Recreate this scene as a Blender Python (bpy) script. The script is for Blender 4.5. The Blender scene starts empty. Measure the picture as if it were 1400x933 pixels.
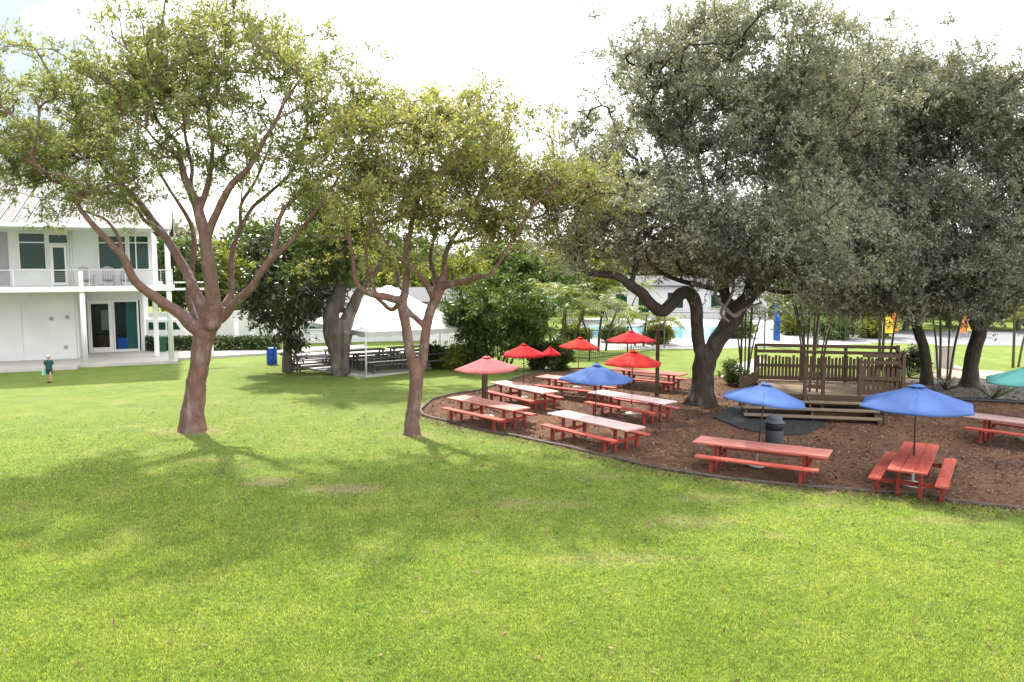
import bpy, math, random
import numpy as np
from mathutils import Vector, Matrix, noise
R = math.radians
random.seed(7)
rng = np.random.default_rng(7)
S = bpy.context.scene
C = S.collection

# ------------------------------------------------------------------ camera
CAMZ, F, TH = 5.5, 1080.0, R(5.53)
ct, st_ = math.cos(TH), math.sin(TH)
def ray(u, v):
    a, b = (u - 700) / F, (v - 466.5) / F
    return Vector((a, ct - b * st_, -st_ - b * ct))
def G(u, v, z=0.0):                      # where a sight line meets a level plane
    d = ray(u, v); t = (z - CAMZ) / d.z
    return Vector((d.x * t, d.y * t, z))
def P(u, v, Y):                          # a point at a known distance
    d = ray(u, v); t = Y / d.y
    return Vector((d.x * t, Y, CAMZ + d.z * t))
cam = bpy.data.cameras.new('camera'); co = bpy.data.objects.new('camera', cam); C.objects.link(co)
co.location = (0, 0, CAMZ); co.rotation_euler = (R(90) - TH, 0, 0)
cam.sensor_width = 36; cam.lens = F / 1400 * 36; cam.clip_end = 3000
S.camera = co

# ------------------------------------------------------------------ materials
class NT:
    def __init__(s, name):
        s.m = bpy.data.materials.new(name); s.m.use_nodes = True
        s.n = s.m.node_tree.nodes; s.l = s.m.node_tree.links
        s.b = s.n['Principled BSDF']; s.out = s.n['Material Output']
    def new(s, t, **k):
        o = s.n.new(t)
        for a, b in k.items(): setattr(o, a, b)
        return o
    def link(s, a, b): s.l.new(a, b)
    def noise(s, vec, scale, detail=4, rough=.55, dist=0):
        o = s.new('ShaderNodeTexNoise'); o.inputs['Scale'].default_value = scale
        o.inputs['Detail'].default_value = detail; o.inputs['Roughness'].default_value = rough
        o.inputs['Distortion'].default_value = dist
        if vec: s.link(vec, o.inputs['Vector'])
        return o.outputs['Fac']
    def ramp(s, fac, stops):
        o = s.new('ShaderNodeValToRGB'); e = o.color_ramp.elements
        while len(e) < len(stops): e.new(.5)
        for i, (p, c) in enumerate(stops):
            e[i].position = p; e[i].color = (*c, 1) if len(c) == 3 else c
        s.link(fac, o.inputs['Fac']); return o.outputs['Color']
    def mix(s, fac, a, b, mode='MIX'):
        o = s.new('ShaderNodeMix', data_type='RGBA', blend_type=mode)
        for sock, x in ((o.inputs[0], fac), (o.inputs[6], a), (o.inputs[7], b)):
            if isinstance(x, (int, float)): sock.default_value = x
            elif isinstance(x, tuple): sock.default_value = (*x, 1)
            else: s.link(x, sock)
        return o.outputs[2]
    def math(s, op, a, b=0.0, c=None, clamp=False):
        o = s.new('ShaderNodeMath', operation=op, use_clamp=clamp)
        for i, x in enumerate((a, b, c)):
            if x is None: continue
            if isinstance(x, (int, float)): o.inputs[i].default_value = x
            else: s.link(x, o.inputs[i])
        return o.outputs[0]
    def coord(s, stretch=(1, 1, 1), rnd=True):
        t = s.new('ShaderNodeTexCoord'); mp = s.new('ShaderNodeMapping')
        mp.inputs['Scale'].default_value = stretch
        s.link(t.outputs['Object'], mp.inputs['Vector'])
        if rnd:
            oi = s.new('ShaderNodeObjectInfo'); mu = s.math('MULTIPLY', oi.outputs['Random'], 60.0)
            cx = s.new('ShaderNodeCombineXYZ')
            for i in range(3): s.link(mu, cx.inputs[i])
            s.link(cx.outputs[0], mp.inputs['Location'])
        return mp.outputs['Vector']
    def bump(s, h, strength, dist=.02):
        o = s.new('ShaderNodeBump'); o.inputs['Strength'].default_value = strength
        o.inputs['Distance'].default_value = dist
        s.link(h, o.inputs['Height']); s.link(o.outputs[0], s.b.inputs['Normal'])
    def set(s, rough=.6, spec=.3, metal=0):
        s.b.inputs['Roughness'].default_value = rough
        s.b.inputs['Specular IOR Level'].default_value = spec
        s.b.inputs['Metallic'].default_value = metal

def pm(name, c1, c2=None, scale=4, rough=.65, spec=.3, bump=0, bscale=None, stretch=(1, 1, 1), metal=0, c3=None, bd=.02):
    t = NT(name); t.set(rough, spec, metal); v = t.coord(stretch)
    c2 = c2 or tuple(x * .8 for x in c1)
    st = [(.32, c1), (.68, c2)] if c3 is None else [(.28, c1), (.5, c2), (.72, c3)]
    t.link(t.ramp(t.noise(v, scale, 6, .62), st), t.b.inputs['Base Color'])
    if bump: t.bump(t.noise(v, bscale or scale * 6, 5, .65), bump, bd)
    return t.m

def leaf_mat(name, cols, trans=.4, tcol=None, scale=.5, rough=.45, spec=.25):
    t = NT(name); t.set(rough, spec)
    g = t.new('ShaderNodeNewGeometry')
    c = t.ramp(g.outputs['Random Per Island'], [(i / (len(cols) - 1), k) for i, k in enumerate(cols)])
    v = t.coord(rnd=True)
    n = t.ramp(t.noise(v, scale, 3), [(.3, (.72, .75, .74)), (.7, (1.22, 1.2, 1.05))])
    c = t.mix(1.0, c, n, 'MULTIPLY')
    t.link(c, t.b.inputs['Base Color'])
    tr = t.new('ShaderNodeBsdfTranslucent')
    tc = t.mix(1.0, c, tcol or (1.35, 1.3, .6), 'MULTIPLY'); t.link(tc, tr.inputs['Color'])
    ms = t.new('ShaderNodeMixShader'); ms.inputs[0].default_value = trans
    t.link(t.b.outputs[0], ms.inputs[1]); t.link(tr.outputs[0], ms.inputs[2]); t.link(ms.outputs[0], t.out.inputs[0])
    return t.m

M = {}
M['red'] = pm('faded_red_paint', (.37, .05, .033), (.43, .075, .052), 2.6, .6, .25, .25, 40, (1, 6, 6), c3=(.50, .14, .11))
M['top_pale'] = pm('pale_red_paint', (.55, .29, .27), (.60, .40, .38), 2.4, .36, .6, .2, 40, (1, 6, 6), c3=(.48, .15, .12))  # pale pinkish red with redder streaks, for some tabletops
M['top_mid'] = pm('mid_pale_red_paint', (.44, .10, .075), (.52, .19, .15), 2.2, .45, .45, .2, 40, (1, 6, 6), c3=(.40, .06, .045))  # tabletop red between the base red and the pale tops
M['redpost'] = pm('red_post_paint', (.30, .04, .028), (.22, .032, .025), 4, .6, .3, .2, 30)
M['grey_table'] = pm('dark_grey_table', (.05, .05, .055), (.09, .09, .09), 4, .5, .4)
M['white'] = pm('white_wall_paint', (.66, .66, .665), (.58, .58, .58), .6, .75, .2, .08, 20)
M['trim'] = pm('white_trim', (.74, .74, .75), (.68, .68, .68), 2, .5, .35)
M['grey_paint'] = pm('grey_door_paint', (.33, .32, .35), (.28, .27, .30), 1, .6)  # even grey for the left balcony door, wall lamps and chairs
M['roller'] = pm('roller_door', (.62, .62, .63), (.56, .56, .57), 1, .5, .3)
M['seam'] = pm('roof_seam', (.035, .037, .042), (.03, .032, .036), 2, .5, .4)
M['roof'] = pm('pale_metal_roof', (.088, .092, .10), (.07, .074, .082), 1.2, .65, .15)
M['soffit'] = pm('cream_soffit', (.62, .58, .46), (.55, .52, .42), 1, .8)
M['concrete'] = pm('pale_concrete', (.47, .45, .42), (.38, .36, .34), 1.1, .85, .2, .25, 12)
M['deck'] = pm('white_pool_deck', (.42, .415, .41), (.34, .335, .33), .5, .8, .2, .1, 8)
M['tent'] = pm('white_tent_cloth', (.60, .60, .605), (.53, .53, .54), .8, .6, .25, .1, 3)
M['metal'] = pm('galvanised_metal', (.6, .6, .62), (.45, .45, .47), 5, .4, .5, metal=.6)
M['pole'] = pm('dark_bronze_pole', (.035, .03, .03), (.06, .05, .045), 6, .45, .4)
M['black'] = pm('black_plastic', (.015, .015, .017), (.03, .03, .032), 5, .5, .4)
M['iron'] = pm('black_iron', (.02, .02, .022), (.035, .035, .035), 5, .5, .4)
M['basewhite'] = pm('pale_umbrella_base', (.62, .58, .55), (.45, .42, .40), 9, .7)
M['edging'] = pm('black_edging', (.02, .02, .026), (.10, .08, .06), 1.6, .7, .3, .2, 20, c3=(.022, .02, .02))
M['mat'] = pm('rubber_mat', (.018, .02, .02), (.035, .038, .036), 3, .9, .2, .3, 40)
M['wood'] = pm('weathered_wood', (.14, .09, .055), (.075, .05, .033), 6, .85, .2, .4, 25, (6, 6, 1), c3=(.19, .135, .09))
M['decking'] = pm('decking_boards', (.30, .225, .165), (.20, .145, .10), 5, .85, .2, .4, 25, (1, 8, 8), c3=(.34, .28, .21))
M['bluebarrel'] = pm('blue_barrel_plastic', (.015, .09, .48), (.012, .07, .38), 3, .4, .4)
M['greenbin'] = pm('green_bin_plastic', (.012, .10, .045), (.01, .07, .03), 3, .45, .4)
M['greycan'] = pm('grey_can', (.16, .17, .19), (.11, .12, .135), 6, .6, .3, .1)
M['candark'] = pm('dark_can_lid', (.05, .055, .065), (.08, .085, .1), 6, .5, .3)
M['canband'] = pm('can_dark_liner', (.02, .022, .026), (.03, .03, .035), 5, .6)
M['skin'] = pm('skin', (.52, .32, .23), (.48, .29, .2), 8, .55)
M['shirt'] = pm('dark_green_shirt', (.012, .085, .075), (.01, .06, .06), 9, .8)
M['shorts'] = pm('dark_shorts', (.02, .035, .05), (.03, .045, .05), 9, .8)
M['hair'] = pm('dark_hair', (.05, .028, .018), (.03, .018, .012), 30, .6)
M['cap'] = pm('pink_cap', (.75, .52, .50), (.68, .46, .45), 9, .8)
M['mint'] = pm('mint_cloth', (.25, .62, .52), (.2, .52, .44), 9, .8)
M['shoe'] = pm('dark_shoe', (.03, .03, .03), (.05, .05, .05), 9, .6)
M['water'] = pm('pool_water', (.20, .44, .52), (.27, .50, .58), .3, .08, .5, .12, 2)
M['asphalt'] = pm('asphalt', (.16, .165, .175), (.20, .20, .21), .7, .9, .2, .2, 20)
M['orange'] = pm('orange_cloth', (.75, .22, .05), (.65, .18, .04), 2, .7)
M['yellow'] = pm('yellow_cloth', (.80, .55, .05), (.70, .48, .05), 2, .7)
M['bluecloth'] = pm('blue_cloth', (.03, .14, .62), (.02, .1, .5), 2, .7)
M['teal'] = pm('teal_cloth', (.08, .42, .38), (.07, .34, .32), 2, .6)
M['brickred'] = pm('rusty_wall', (.35, .12, .06), (.28, .1, .05), 2, .8)
M['curtain'] = pm('teal_curtain', (.06, .20, .18), (.03, .10, .10), 2, .8, stretch=(30, 1, .2))
M['desk'] = pm('brown_desk', (.07, .045, .03), (.05, .03, .02), 3, .6)
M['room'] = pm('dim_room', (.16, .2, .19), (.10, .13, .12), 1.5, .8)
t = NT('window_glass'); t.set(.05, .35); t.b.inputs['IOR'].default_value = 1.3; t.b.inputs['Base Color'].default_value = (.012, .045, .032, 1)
v = t.coord(); t.bump(t.noise(v, .7, 2), .04, .1); M['glass'] = t.m
t = NT('clear_glass'); t.set(.02, .5); t.b.inputs['Base Color'].default_value = (.9, .97, .95, 1)
t.b.inputs['Transmission Weight'].default_value = 1.0; t.b.inputs['IOR'].default_value = 1.05; M['clearglass'] = t.m
def cloth(name, c1, c2, trans=.35):
    t = NT(name); t.set(.8, .15); vv = t.coord()
    c = t.ramp(t.noise(vv, 2.2, 5), [(.3, c1), (.7, c2)]); t.link(c, t.b.inputs['Base Color'])
    tr = t.new('ShaderNodeBsdfTranslucent'); t.link(c, tr.inputs['Color'])
    ms = t.new('ShaderNodeMixShader'); ms.inputs[0].default_value = trans
    t.link(t.b.outputs[0], ms.inputs[1]); t.link(tr.outputs[0], ms.inputs[2]); t.link(ms.outputs[0], t.out.inputs[0])
    return t.m
M['c_red'] = cloth('red_umbrella_cloth', (.66, .028, .035), (.58, .022, .03))
M['c_red2'] = cloth('orange_red_umbrella_cloth', (.70, .055, .045), (.60, .04, .035))
M['c_salmon'] = cloth('salmon_umbrella_cloth', (.66, .215, .225), (.60, .17, .18))
M['c_blue'] = cloth('blue_umbrella_cloth', (.115, .205, .49), (.095, .17, .43))
M['c_aqua'] = cloth('aqua_umbrella_cloth', (.18, .52, .50), (.15, .45, .43))

M['bark_red'] = pm('copper_bark', (.22, .105, .08), (.125, .07, .06), 3.2, .6, .35, 1.0, 8, (1, 1, .45), c3=(.27, .19, .165), bd=.07)
M['bark_dark'] = pm('dark_oak_bark', (.075, .06, .05), (.045, .036, .03), 3, .9, .2, .8, 14, (1, 1, .4), c3=(.11, .095, .08), bd=.05)
M['bark_grey'] = pm('grey_bark', (.17, .15, .135), (.10, .08, .065), 2, .85, .2, .7, 10, (1, 1, .3), c3=(.24, .22, .20), bd=.05)
M['stem_pale'] = pm('pale_vine_bark', (.26, .22, .18), (.20, .165, .13), 3, .85, .2, .4, 14)
M['stem_green'] = pm('palm_stem', (.12, .11, .055), (.085, .075, .045), 3, .7, .3, .3, 20, (1, 1, 4))
M['leaf_gumbo'] = leaf_mat('gumbo_leaf', [(.14, .175, .075), (.20, .235, .10), (.29, .31, .145), (.17, .205, .095)], .5)
M['leaf_gumbo2'] = leaf_mat('gumbo_leaf_yellow', [(.17, .20, .08), (.24, .265, .105), (.34, .335, .15), (.195, .22, .095)], .5)
M['leaf_oak'] = leaf_mat('oak_leaf', [(.16, .172, .135), (.225, .236, .188), (.34, .345, .295), (.195, .207, .16)], .36, (1.15, 1.15, .75), .35, .42, .4)
M['leaf_oak2'] = leaf_mat('oak_leaf_dark', [(.15, .16, .125), (.21, .22, .175), (.325, .33, .28), (.18, .19, .148)], .36, (1.15, 1.15, .75), .35, .42, .4)
M['leaf_dark'] = leaf_mat('glossy_dark_leaf', [(.035, .05, .02), (.055, .07, .03), (.09, .095, .05), (.045, .06, .025)], .22, None, .6, .35, .5)
M['leaf_mid'] = leaf_mat('mid_green_leaf', [(.06, .095, .03), (.085, .13, .04), (.13, .17, .05)], .35)
M['leaf_yel'] = leaf_mat('yellow_green_leaf', [(.11, .15, .03), (.17, .20, .04), (.24, .25, .05)], .45)
M['leaf_palm'] = leaf_mat('palm_frond', [(.09, .14, .03), (.14, .19, .04), (.22, .24, .05)], .4)
M['leaf_hedge'] = leaf_mat('hedge_leaf', [(.03, .05, .018), (.045, .07, .022), (.07, .10, .03)], .25)

# ------------------------------------------------------------------ mesh helpers
class MB:
    def __init__(s): s.v = []; s.f = []
    def add(s, vs, fs):
        k = len(s.v); s.v += [tuple(x) for x in vs]; s.f += [tuple(i + k for i in f) for f in fs]; return s
    def box(s, c, d, rz=0, rx=0, ry=0):
        m = Matrix.Rotation(rz, 3, 'Z') @ Matrix.Rotation(ry, 3, 'Y') @ Matrix.Rotation(rx, 3, 'X'); c = Vector(c)
        vs = [c + m @ Vector((sx * d[0] / 2, sy * d[1] / 2, sz * d[2] / 2)) for sx in (-1, 1) for sy in (-1, 1) for sz in (-1, 1)]
        return s.add(vs, [(0, 1, 3, 2), (4, 6, 7, 5), (0, 4, 5, 1), (2, 3, 7, 6), (0, 2, 6, 4), (1, 5, 7, 3)])
    def b2(s, x0, x1, y0, y1, z0, z1):
        return s.box(((x0 + x1) / 2, (y0 + y1) / 2, (z0 + z1) / 2), (abs(x1 - x0), abs(y1 - y0), abs(z1 - z0)))
    def beam(s, a, b, w, h):
        a, b = Vector(a), Vector(b); d = (b - a); L = d.length; d.normalize()
        up = Vector((0, 0, 1)) if abs(d.z) < .95 else Vector((0, 1, 0))
        x = d.cross(up).normalized(); y = x.cross(d)
        vs = []
        for p in (a, b):
            for i, j in ((-1, -1), (1, -1), (1, 1), (-1, 1)): vs.append(p + x * i * w / 2 + y * j * h / 2)
        return s.add(vs, [(3, 2, 1, 0), (4, 5, 6, 7), (0, 1, 5, 4), (1, 2, 6, 5), (2, 3, 7, 6), (3, 0, 4, 7)])
    def tube(s, pts, rads, n=6, wob=0, seed=0):
        pts = [Vector(p) for p in pts]; k = len(s.v); x = None; m = len(pts)
        for i, p in enumerate(pts):
            d = (pts[min(i + 1, m - 1)] - pts[max(i - 1, 0)])
            if d.length < 1e-6: d = Vector((0, 0, 1))
            d.normalize()
            if x is None: x = d.orthogonal().normalized()
            else:
                x = x - d * x.dot(d)
                x = x.normalized() if x.length > 1e-4 else d.orthogonal().normalized()
            y = d.cross(x)
            for j in range(n):
                a = 2 * math.pi * j / n; q = x * math.cos(a) + y * math.sin(a); r = rads[i]
                if wob: r *= 1 + wob * noise.noise(Vector((p + q * r) * (1.2 / max(r, .1)) + Vector((seed, 0, 0))))
                s.v.append(tuple(p + q * r))
        for i in range(m - 1):
            for j in range(n):
                a = k + i * n + j; b = k + i * n + (j + 1) % n
                s.f.append((a, b, b + n, a + n))
        s.f.append(tuple(k + j for j in reversed(range(n)))); s.f.append(tuple(k + (m - 1) * n + j for j in range(n)))
        return s
    def lathe(s, prof, n=16, c=(0, 0, 0)):
        k = len(s.v); c = Vector(c)
        for r, z in prof:
            for j in range(n):
                a = 2 * math.pi * j / n; s.v.append((c.x + r * math.cos(a), c.y + r * math.sin(a), c.z + z))
        for i in range(len(prof) - 1):
            for j in range(n):
                a = k + i * n + j; b = k + i * n + (j + 1) % n
                s.f.append((a, b, b + n, a + n))
        s.f.append(tuple(k + j for j in reversed(range(n)))); s.f.append(tuple(k + (len(prof) - 1) * n + j for j in range(n)))
        return s
    def prism(s, poly, z0, z1):
        n = len(poly); A = sum(poly[i][0] * poly[(i + 1) % n][1] - poly[(i + 1) % n][0] * poly[i][1] for i in range(n))
        if A < 0: poly = poly[::-1]
        vs = [(p[0], p[1], z0) for p in poly] + [(p[0], p[1], z1) for p in poly]
        fs = [tuple(reversed(range(n))), tuple(range(n, 2 * n))] + [(i, (i + 1) % n, (i + 1) % n + n, i + n) for i in range(n)]
        return s.add(vs, fs)
    def ball(s, c, r, n=10, m=7):
        prof = [(max(.001, math.sin(math.pi * i / m)), -math.cos(math.pi * i / m)) for i in range(m + 1)]
        k = len(s.v); s.lathe(prof, n)
        for i in range(k, len(s.v)):
            q = s.v[i]; s.v[i] = (c[0] + q[0] * r[0], c[1] + q[1] * r[1], c[2] + q[2] * r[2])
        return s
    def build(s, name, mat, parent=None, smooth=False, bevel=0):
        me = bpy.data.meshes.new(name); me.from_pydata(s.v, [], s.f); me.update()
        o = bpy.data.objects.new(name, me); C.objects.link(o)
        if mat: me.materials.append(mat)
        if smooth: me.polygons.foreach_set('use_smooth', [True] * len(me.polygons))
        if parent: o.parent = parent
        if bevel:
            b = o.modifiers.new('bevel', 'BEVEL'); b.width = bevel; b.segments = 2; b.limit_method = 'ANGLE'
        return o

def quads_mesh(name, V, mat, parent=None, k=4):       # V: (n,k,3) separate small faces
    n = len(V); me = bpy.data.meshes.new(name)
    me.vertices.add(n * k); me.vertices.foreach_set('co', V.reshape(-1).astype(np.float32))
    me.loops.add(n * k); me.loops.foreach_set('vertex_index', np.arange(n * k, dtype=np.int32))
    me.polygons.add(n); me.polygons.foreach_set('loop_start', np.arange(0, n * k, k, dtype=np.int32))
    me.update(calc_edges=True); me.validate()
    me.materials.append(mat)
    o = bpy.data.objects.new(name, me); C.objects.link(o)
    if parent: o.parent = parent
    return o
def empty(name, label, cat, loc=(0, 0, 0), rz=0, group=None):
    o = bpy.data.objects.new(name, None); C.objects.link(o); o.location = loc; o.rotation_euler = (0, 0, rz)
    o.empty_display_size = .2
    return tag(o, label, cat, group)
def tag(o, label, cat, group=None, kind=None):
    o['label'] = label; o['category'] = cat
    if group: o['group'] = group
    if kind: o['kind'] = kind
    return o
def struct(o): o['kind'] = 'structure'; return o
def copy_tree(o, parent=None, mats=None):
    c = o.copy(); C.objects.link(c); c.parent = parent
    for ch in o.children: copy_tree(ch, c)
    return c
def inpoly(x, y, poly):
    x, y = np.asarray(x), np.asarray(y); r = np.zeros(x.shape, bool); n = len(poly)
    for i in range(n):
        x0, y0 = poly[i][:2]; x1, y1 = poly[(i + 1) % n][:2]
        c = ((y0 > y) != (y1 > y)) & (x < (x1 - x0) * (y - y0) / (y1 - y0 + 1e-12) + x0); r ^= c
    return r
def smoothpath(pts, n=6):
    out = []; m = len(pts)
    for i in range(m - 1):
        p0, p1, p2, p3 = pts[max(i - 1, 0)], pts[i], pts[i + 1], pts[min(i + 2, m - 1)]
        for k in range(n):
            t = k / n
            out.append(.5 * ((2 * p1) + (p2 - p0) * t + (2 * p0 - 5 * p1 + 4 * p2 - p3) * t * t + (3 * p1 - p0 - 3 * p2 + p3) * t ** 3))
    out.append(pts[-1]); return out

# ------------------------------------------------------------------ world, sun
w = bpy.data.worlds.new('World'); S.world = w; w.use_nodes = True
SUN_EL, SUN_AZ = 50.0, -24.0                      # azimuth from +Y, negative = to the left
n = w.node_tree.nodes; l = w.node_tree.links
bg = n['Background']; bg.inputs['Strength'].default_value = .12
sky = n.new('ShaderNodeTexSky'); sky.sky_type = 'NISHITA'; sky.sun_disc = False
sky.sun_elevation = R(SUN_EL); sky.sun_rotation = R(SUN_AZ); sky.air_density = 1.2; sky.dust_density = 2.5
tc = n.new('ShaderNodeTexCoord'); sep = n.new('ShaderNodeSeparateXYZ'); l.new(tc.outputs['Generated'], sep.inputs[0])
def wm(op, a, b, clamp=False):
    o = n.new('ShaderNodeMath'); o.operation = op; o.use_clamp = clamp
    for i, x in enumerate((a, b)):
        if isinstance(x, (int, float)): o.inputs[i].default_value = x
        else: l.new(x, o.inputs[i])
    return o.outputs[0]
zz = wm('ADD', wm('MAXIMUM', sep.outputs[2], 0.0), .22)
cx = n.new('ShaderNodeCombineXYZ'); l.new(wm('DIVIDE', sep.outputs[0], zz), cx.inputs[0]); l.new(wm('DIVIDE', sep.outputs[1], zz), cx.inputs[1])
nz = n.new('ShaderNodeTexNoise'); nz.inputs['Scale'].default_value = 1.5; nz.inputs['Detail'].default_value = 7; nz.inputs['Roughness'].default_value = .55
l.new(cx.outputs[0], nz.inputs['Vector'])
# more cloud towards the sun side (right), broken cloud to the left
lf = wm('MULTIPLY', wm('ADD', sep.outputs[0], .33), 1.4)
cov = wm('ADD', nz.outputs['Fac'], wm('MAXIMUM', lf, -.26))
rp = n.new('ShaderNodeValToRGB'); rp.color_ramp.elements[0].position = .34; rp.color_ramp.elements[1].position = .56
l.new(cov, rp.inputs['Fac'])
mx = n.new('ShaderNodeMix'); mx.data_type = 'RGBA'
l.new(rp.outputs[0], mx.inputs[0]); l.new(sky.outputs[0], mx.inputs[6]); mx.inputs[7].default_value = (10.2, 10.2, 10.4, 1)
hz = n.new('ShaderNodeMix'); hz.data_type = 'RGBA'; hz.blend_type = 'MULTIPLY'; hz.inputs[0].default_value = 1; hz.inputs[7].default_value = (.33, .355, .39, 1)
l.new(sky.outputs[0], hz.inputs[6]); l.new(hz.outputs[2], mx.inputs[6])
l.new(mx.outputs[2], bg.inputs['Color'])
sl = bpy.data.lights.new('sun', 'SUN'); so = bpy.data.objects.new('sun', sl); C.objects.link(so)
sl.energy = 3.4; sl.angle = R(2); sl.color = (1, .94, .84)
az, el = R(SUN_AZ), R(SUN_EL)
tosun = Vector((math.sin(az) * math.cos(el), math.cos(az) * math.cos(el), math.sin(el)))
so.rotation_euler = tosun.to_track_quat('Z', 'Y').to_euler()

# ------------------------------------------------------------------ ground
MULCH_PX = [(575, 561), (580, 569), (610, 577), (644, 586), (709, 599), (775, 613), (840, 628), (900, 642), (986, 655), (1060, 662), (1114, 667), (1180, 673), (1257, 678), (1307, 688), (1400, 698), (1500, 708)]
MULCH_BACK = [(1700, 560), (1560, 523), (1400, 519), (1250, 516), (1120, 514), (1030, 514), (980, 513), (945, 517), (905, 513), (850, 507), (790, 505), (748, 508), (708, 517), (657, 534), (621, 539), (590, 548)]
front = smoothpath([G(*p) for p in MULCH_PX], 5)
back = smoothpath([G(*p) for p in MULCH_BACK], 5)
MULCH = [(p.x, p.y) for p in front + back]
PATCH = [(470, 669, 1.0, .55), (368, 659, .75, .5), (700, 688, .5, .45), (845, 765, 1.3, .4), (945, 713, 1.2, .45), (1058, 733, .35, .25), (275, 629, .8, .35), (775, 690, .8, .4), (1300, 712, 1.2, .4), (820, 652, .8, .5),
         (265, 590, 1.1, .8), (562, 595, .9, .6), (980, 682, .9, .5), (60, 545, .9, .5), (335, 637, .5, .3), (1130, 690, 1.0, .4)]
def lawn_color(t, pos):
    big = t.noise(pos, .22, 4, .55); mid = t.noise(pos, 1.3, 5, .6); fine = t.noise(pos, 14, 4, .7)
    c = t.ramp(big, [(.36, (.08, .145, .03)), (.5, (.14, .195, .036)), (.63, (.21, .235, .048))])
    c = t.mix(.62, c, t.ramp(mid, [(.32, (.07, .125, .028)), (.52, (.14, .192, .038)), (.72, (.25, .255, .075))]))
    c = t.mix(.55, c, t.ramp(fine, [(.3, (.065, .115, .026)), (.5, (.138, .19, .038)), (.72, (.24, .255, .075))]))
    c = t.mix(t.ramp(t.noise(pos, 3.4, 5, .7), [(.55, (0, 0, 0)), (.68, (.75, .75, .75))]), c, (.055, .105, .022))
    c = t.mix(t.ramp(t.noise(pos, .55, 5, .65), [(.5, (0, 0, 0)), (.7, (.42, .42, .42))]), c, (.235, .25, .085))
    sp = t.new('ShaderNodeSeparateXYZ'); t.link(pos, sp.inputs[0]); mask = None
    jag = t.math('MULTIPLY', t.math('SUBTRACT', t.noise(pos, 2.6, 6, .8), .5), 4.2)
    for pi, (u, v, rx, ry) in enumerate(PATCH):
        p = G(u, v)
        dx = t.math('DIVIDE', t.math('SUBTRACT', sp.outputs[0], p.x), rx); dy = t.math('DIVIDE', t.math('SUBTRACT', sp.outputs[1], p.y), ry)
        d = t.math('SQRT', t.math('ADD', t.math('MULTIPLY', dx, dx), t.math('MULTIPLY', dy, dy)))
        k = t.math('SUBTRACT', 1.25, t.math('ADD', d, jag), clamp=True)
        k = t.math('MULTIPLY', k, (1, .9, .7, .45, .5, .45, .45, .35, .4, .3, .8, .7, .4, .3, .4, .35)[pi])
        mask = k if mask is None else t.math('MAXIMUM', mask, k)
    mask = t.math('MULTIPLY', mask, t.math('ADD', .25, t.math('MULTIPLY', t.math('GREATER_THAN', fine, .47), .55)))
    return t.mix(mask, c, t.ramp(fine, [(.3, (.16, .115, .065)), (.7, (.33, .26, .16))]))
t = NT('lawn_ground'); t.set(.9, .1)
gp = t.new('ShaderNodeNewGeometry').outputs['Position']
t.link(lawn_color(t, gp), t.b.inputs['Base Color']); t.bump(t.noise(gp, 22, 5, .75), .9, .05); M['lawn'] = t.m
t = NT('grass_blade'); t.set(.5, .25)
ge = t.new('ShaderNodeNewGeometry')
c = t.mix(1.0, lawn_color(t, ge.outputs['Position']), t.ramp(ge.outputs['Random Per Island'], [(0, (.8, .85, .7)), (.5, (1.85, 1.8, 1.75)), (1, (2.9, 2.75, 2.7))]), 'MULTIPLY')
t.link(c, t.b.inputs['Base Color']); tr = t.new('ShaderNodeBsdfTranslucent'); t.link(t.mix(1.0, c, (1.2, 1.2, .7), 'MULTIPLY'), tr.inputs['Color'])
ms = t.new('ShaderNodeMixShader'); ms.inputs[0].default_value = .55
t.link(t.b.outputs[0], ms.inputs[1]); t.link(tr.outputs[0], ms.inputs[2]); t.link(ms.outputs[0], t.out.inputs[0]); M['blade'] = t.m

def grid_ground():
    xs = np.concatenate([np.linspace(-600, -60, 8)[:-1], np.linspace(-60, 60, 81), np.linspace(60, 600, 8)[1:]])
    ys = np.concatenate([np.linspace(-60, 0, 4)[:-1], np.linspace(0, 60, 61), np.linspace(60, 900, 10)[1:]])
    vs = [(x, y, -.02 if 0 else 0.0) for y in ys for x in xs]; nx = len(xs)
    fs = [(j * nx + i, j * nx + i + 1, (j + 1) * nx + i + 1, (j + 1) * nx + i) for j in range(len(ys) - 1) for i in range(nx - 1)]
    return struct(MB().add(vs, fs).build('lawn', M['lawn']))
grid_ground()
def sheet(name, poly, z, mat):
    m = MB(); m.add([(p[0], p[1], z) for p in poly], [tuple(range(len(poly)))])
    o = m.build(name, mat)
    if o.data.polygons[0].normal.z < 0: o.data.flip_normals()
    return struct(o)
t = NT('mulch'); t.set(.95, .1); gp = t.new('ShaderNodeNewGeometry').outputs['Position']
c = t.ramp(t.noise(gp, 9, 6, .75), [(.3, (.06, .034, .023)), (.5, (.135, .075, .048)), (.72, (.23, .14, .095))])
c = t.mix(.45, c, t.ramp(t.noise(gp, .5, 3), [(.35, (.06, .037, .03)), (.62, (.24, .125, .07))]))
t.link(c, t.b.inputs['Base Color']); t.bump(t.noise(gp, 16, 5, .8), 1.0, .06); M['mulch'] = t.m
sheet('mulch_ground', MULCH, .006, M['mulch'])
M['chip'] = leaf_mat('mulch_chip', [(.055, .034, .024), (.115, .07, .047), (.24, .165, .12), (.085, .052, .038)], .0, (1, 1, 1), 1.0, .9, .1)

def poly_sheet_px(name, px, z, mat): return sheet(name, [G(u, v, z)[:2] for u, v in px], z, mat)

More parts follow.
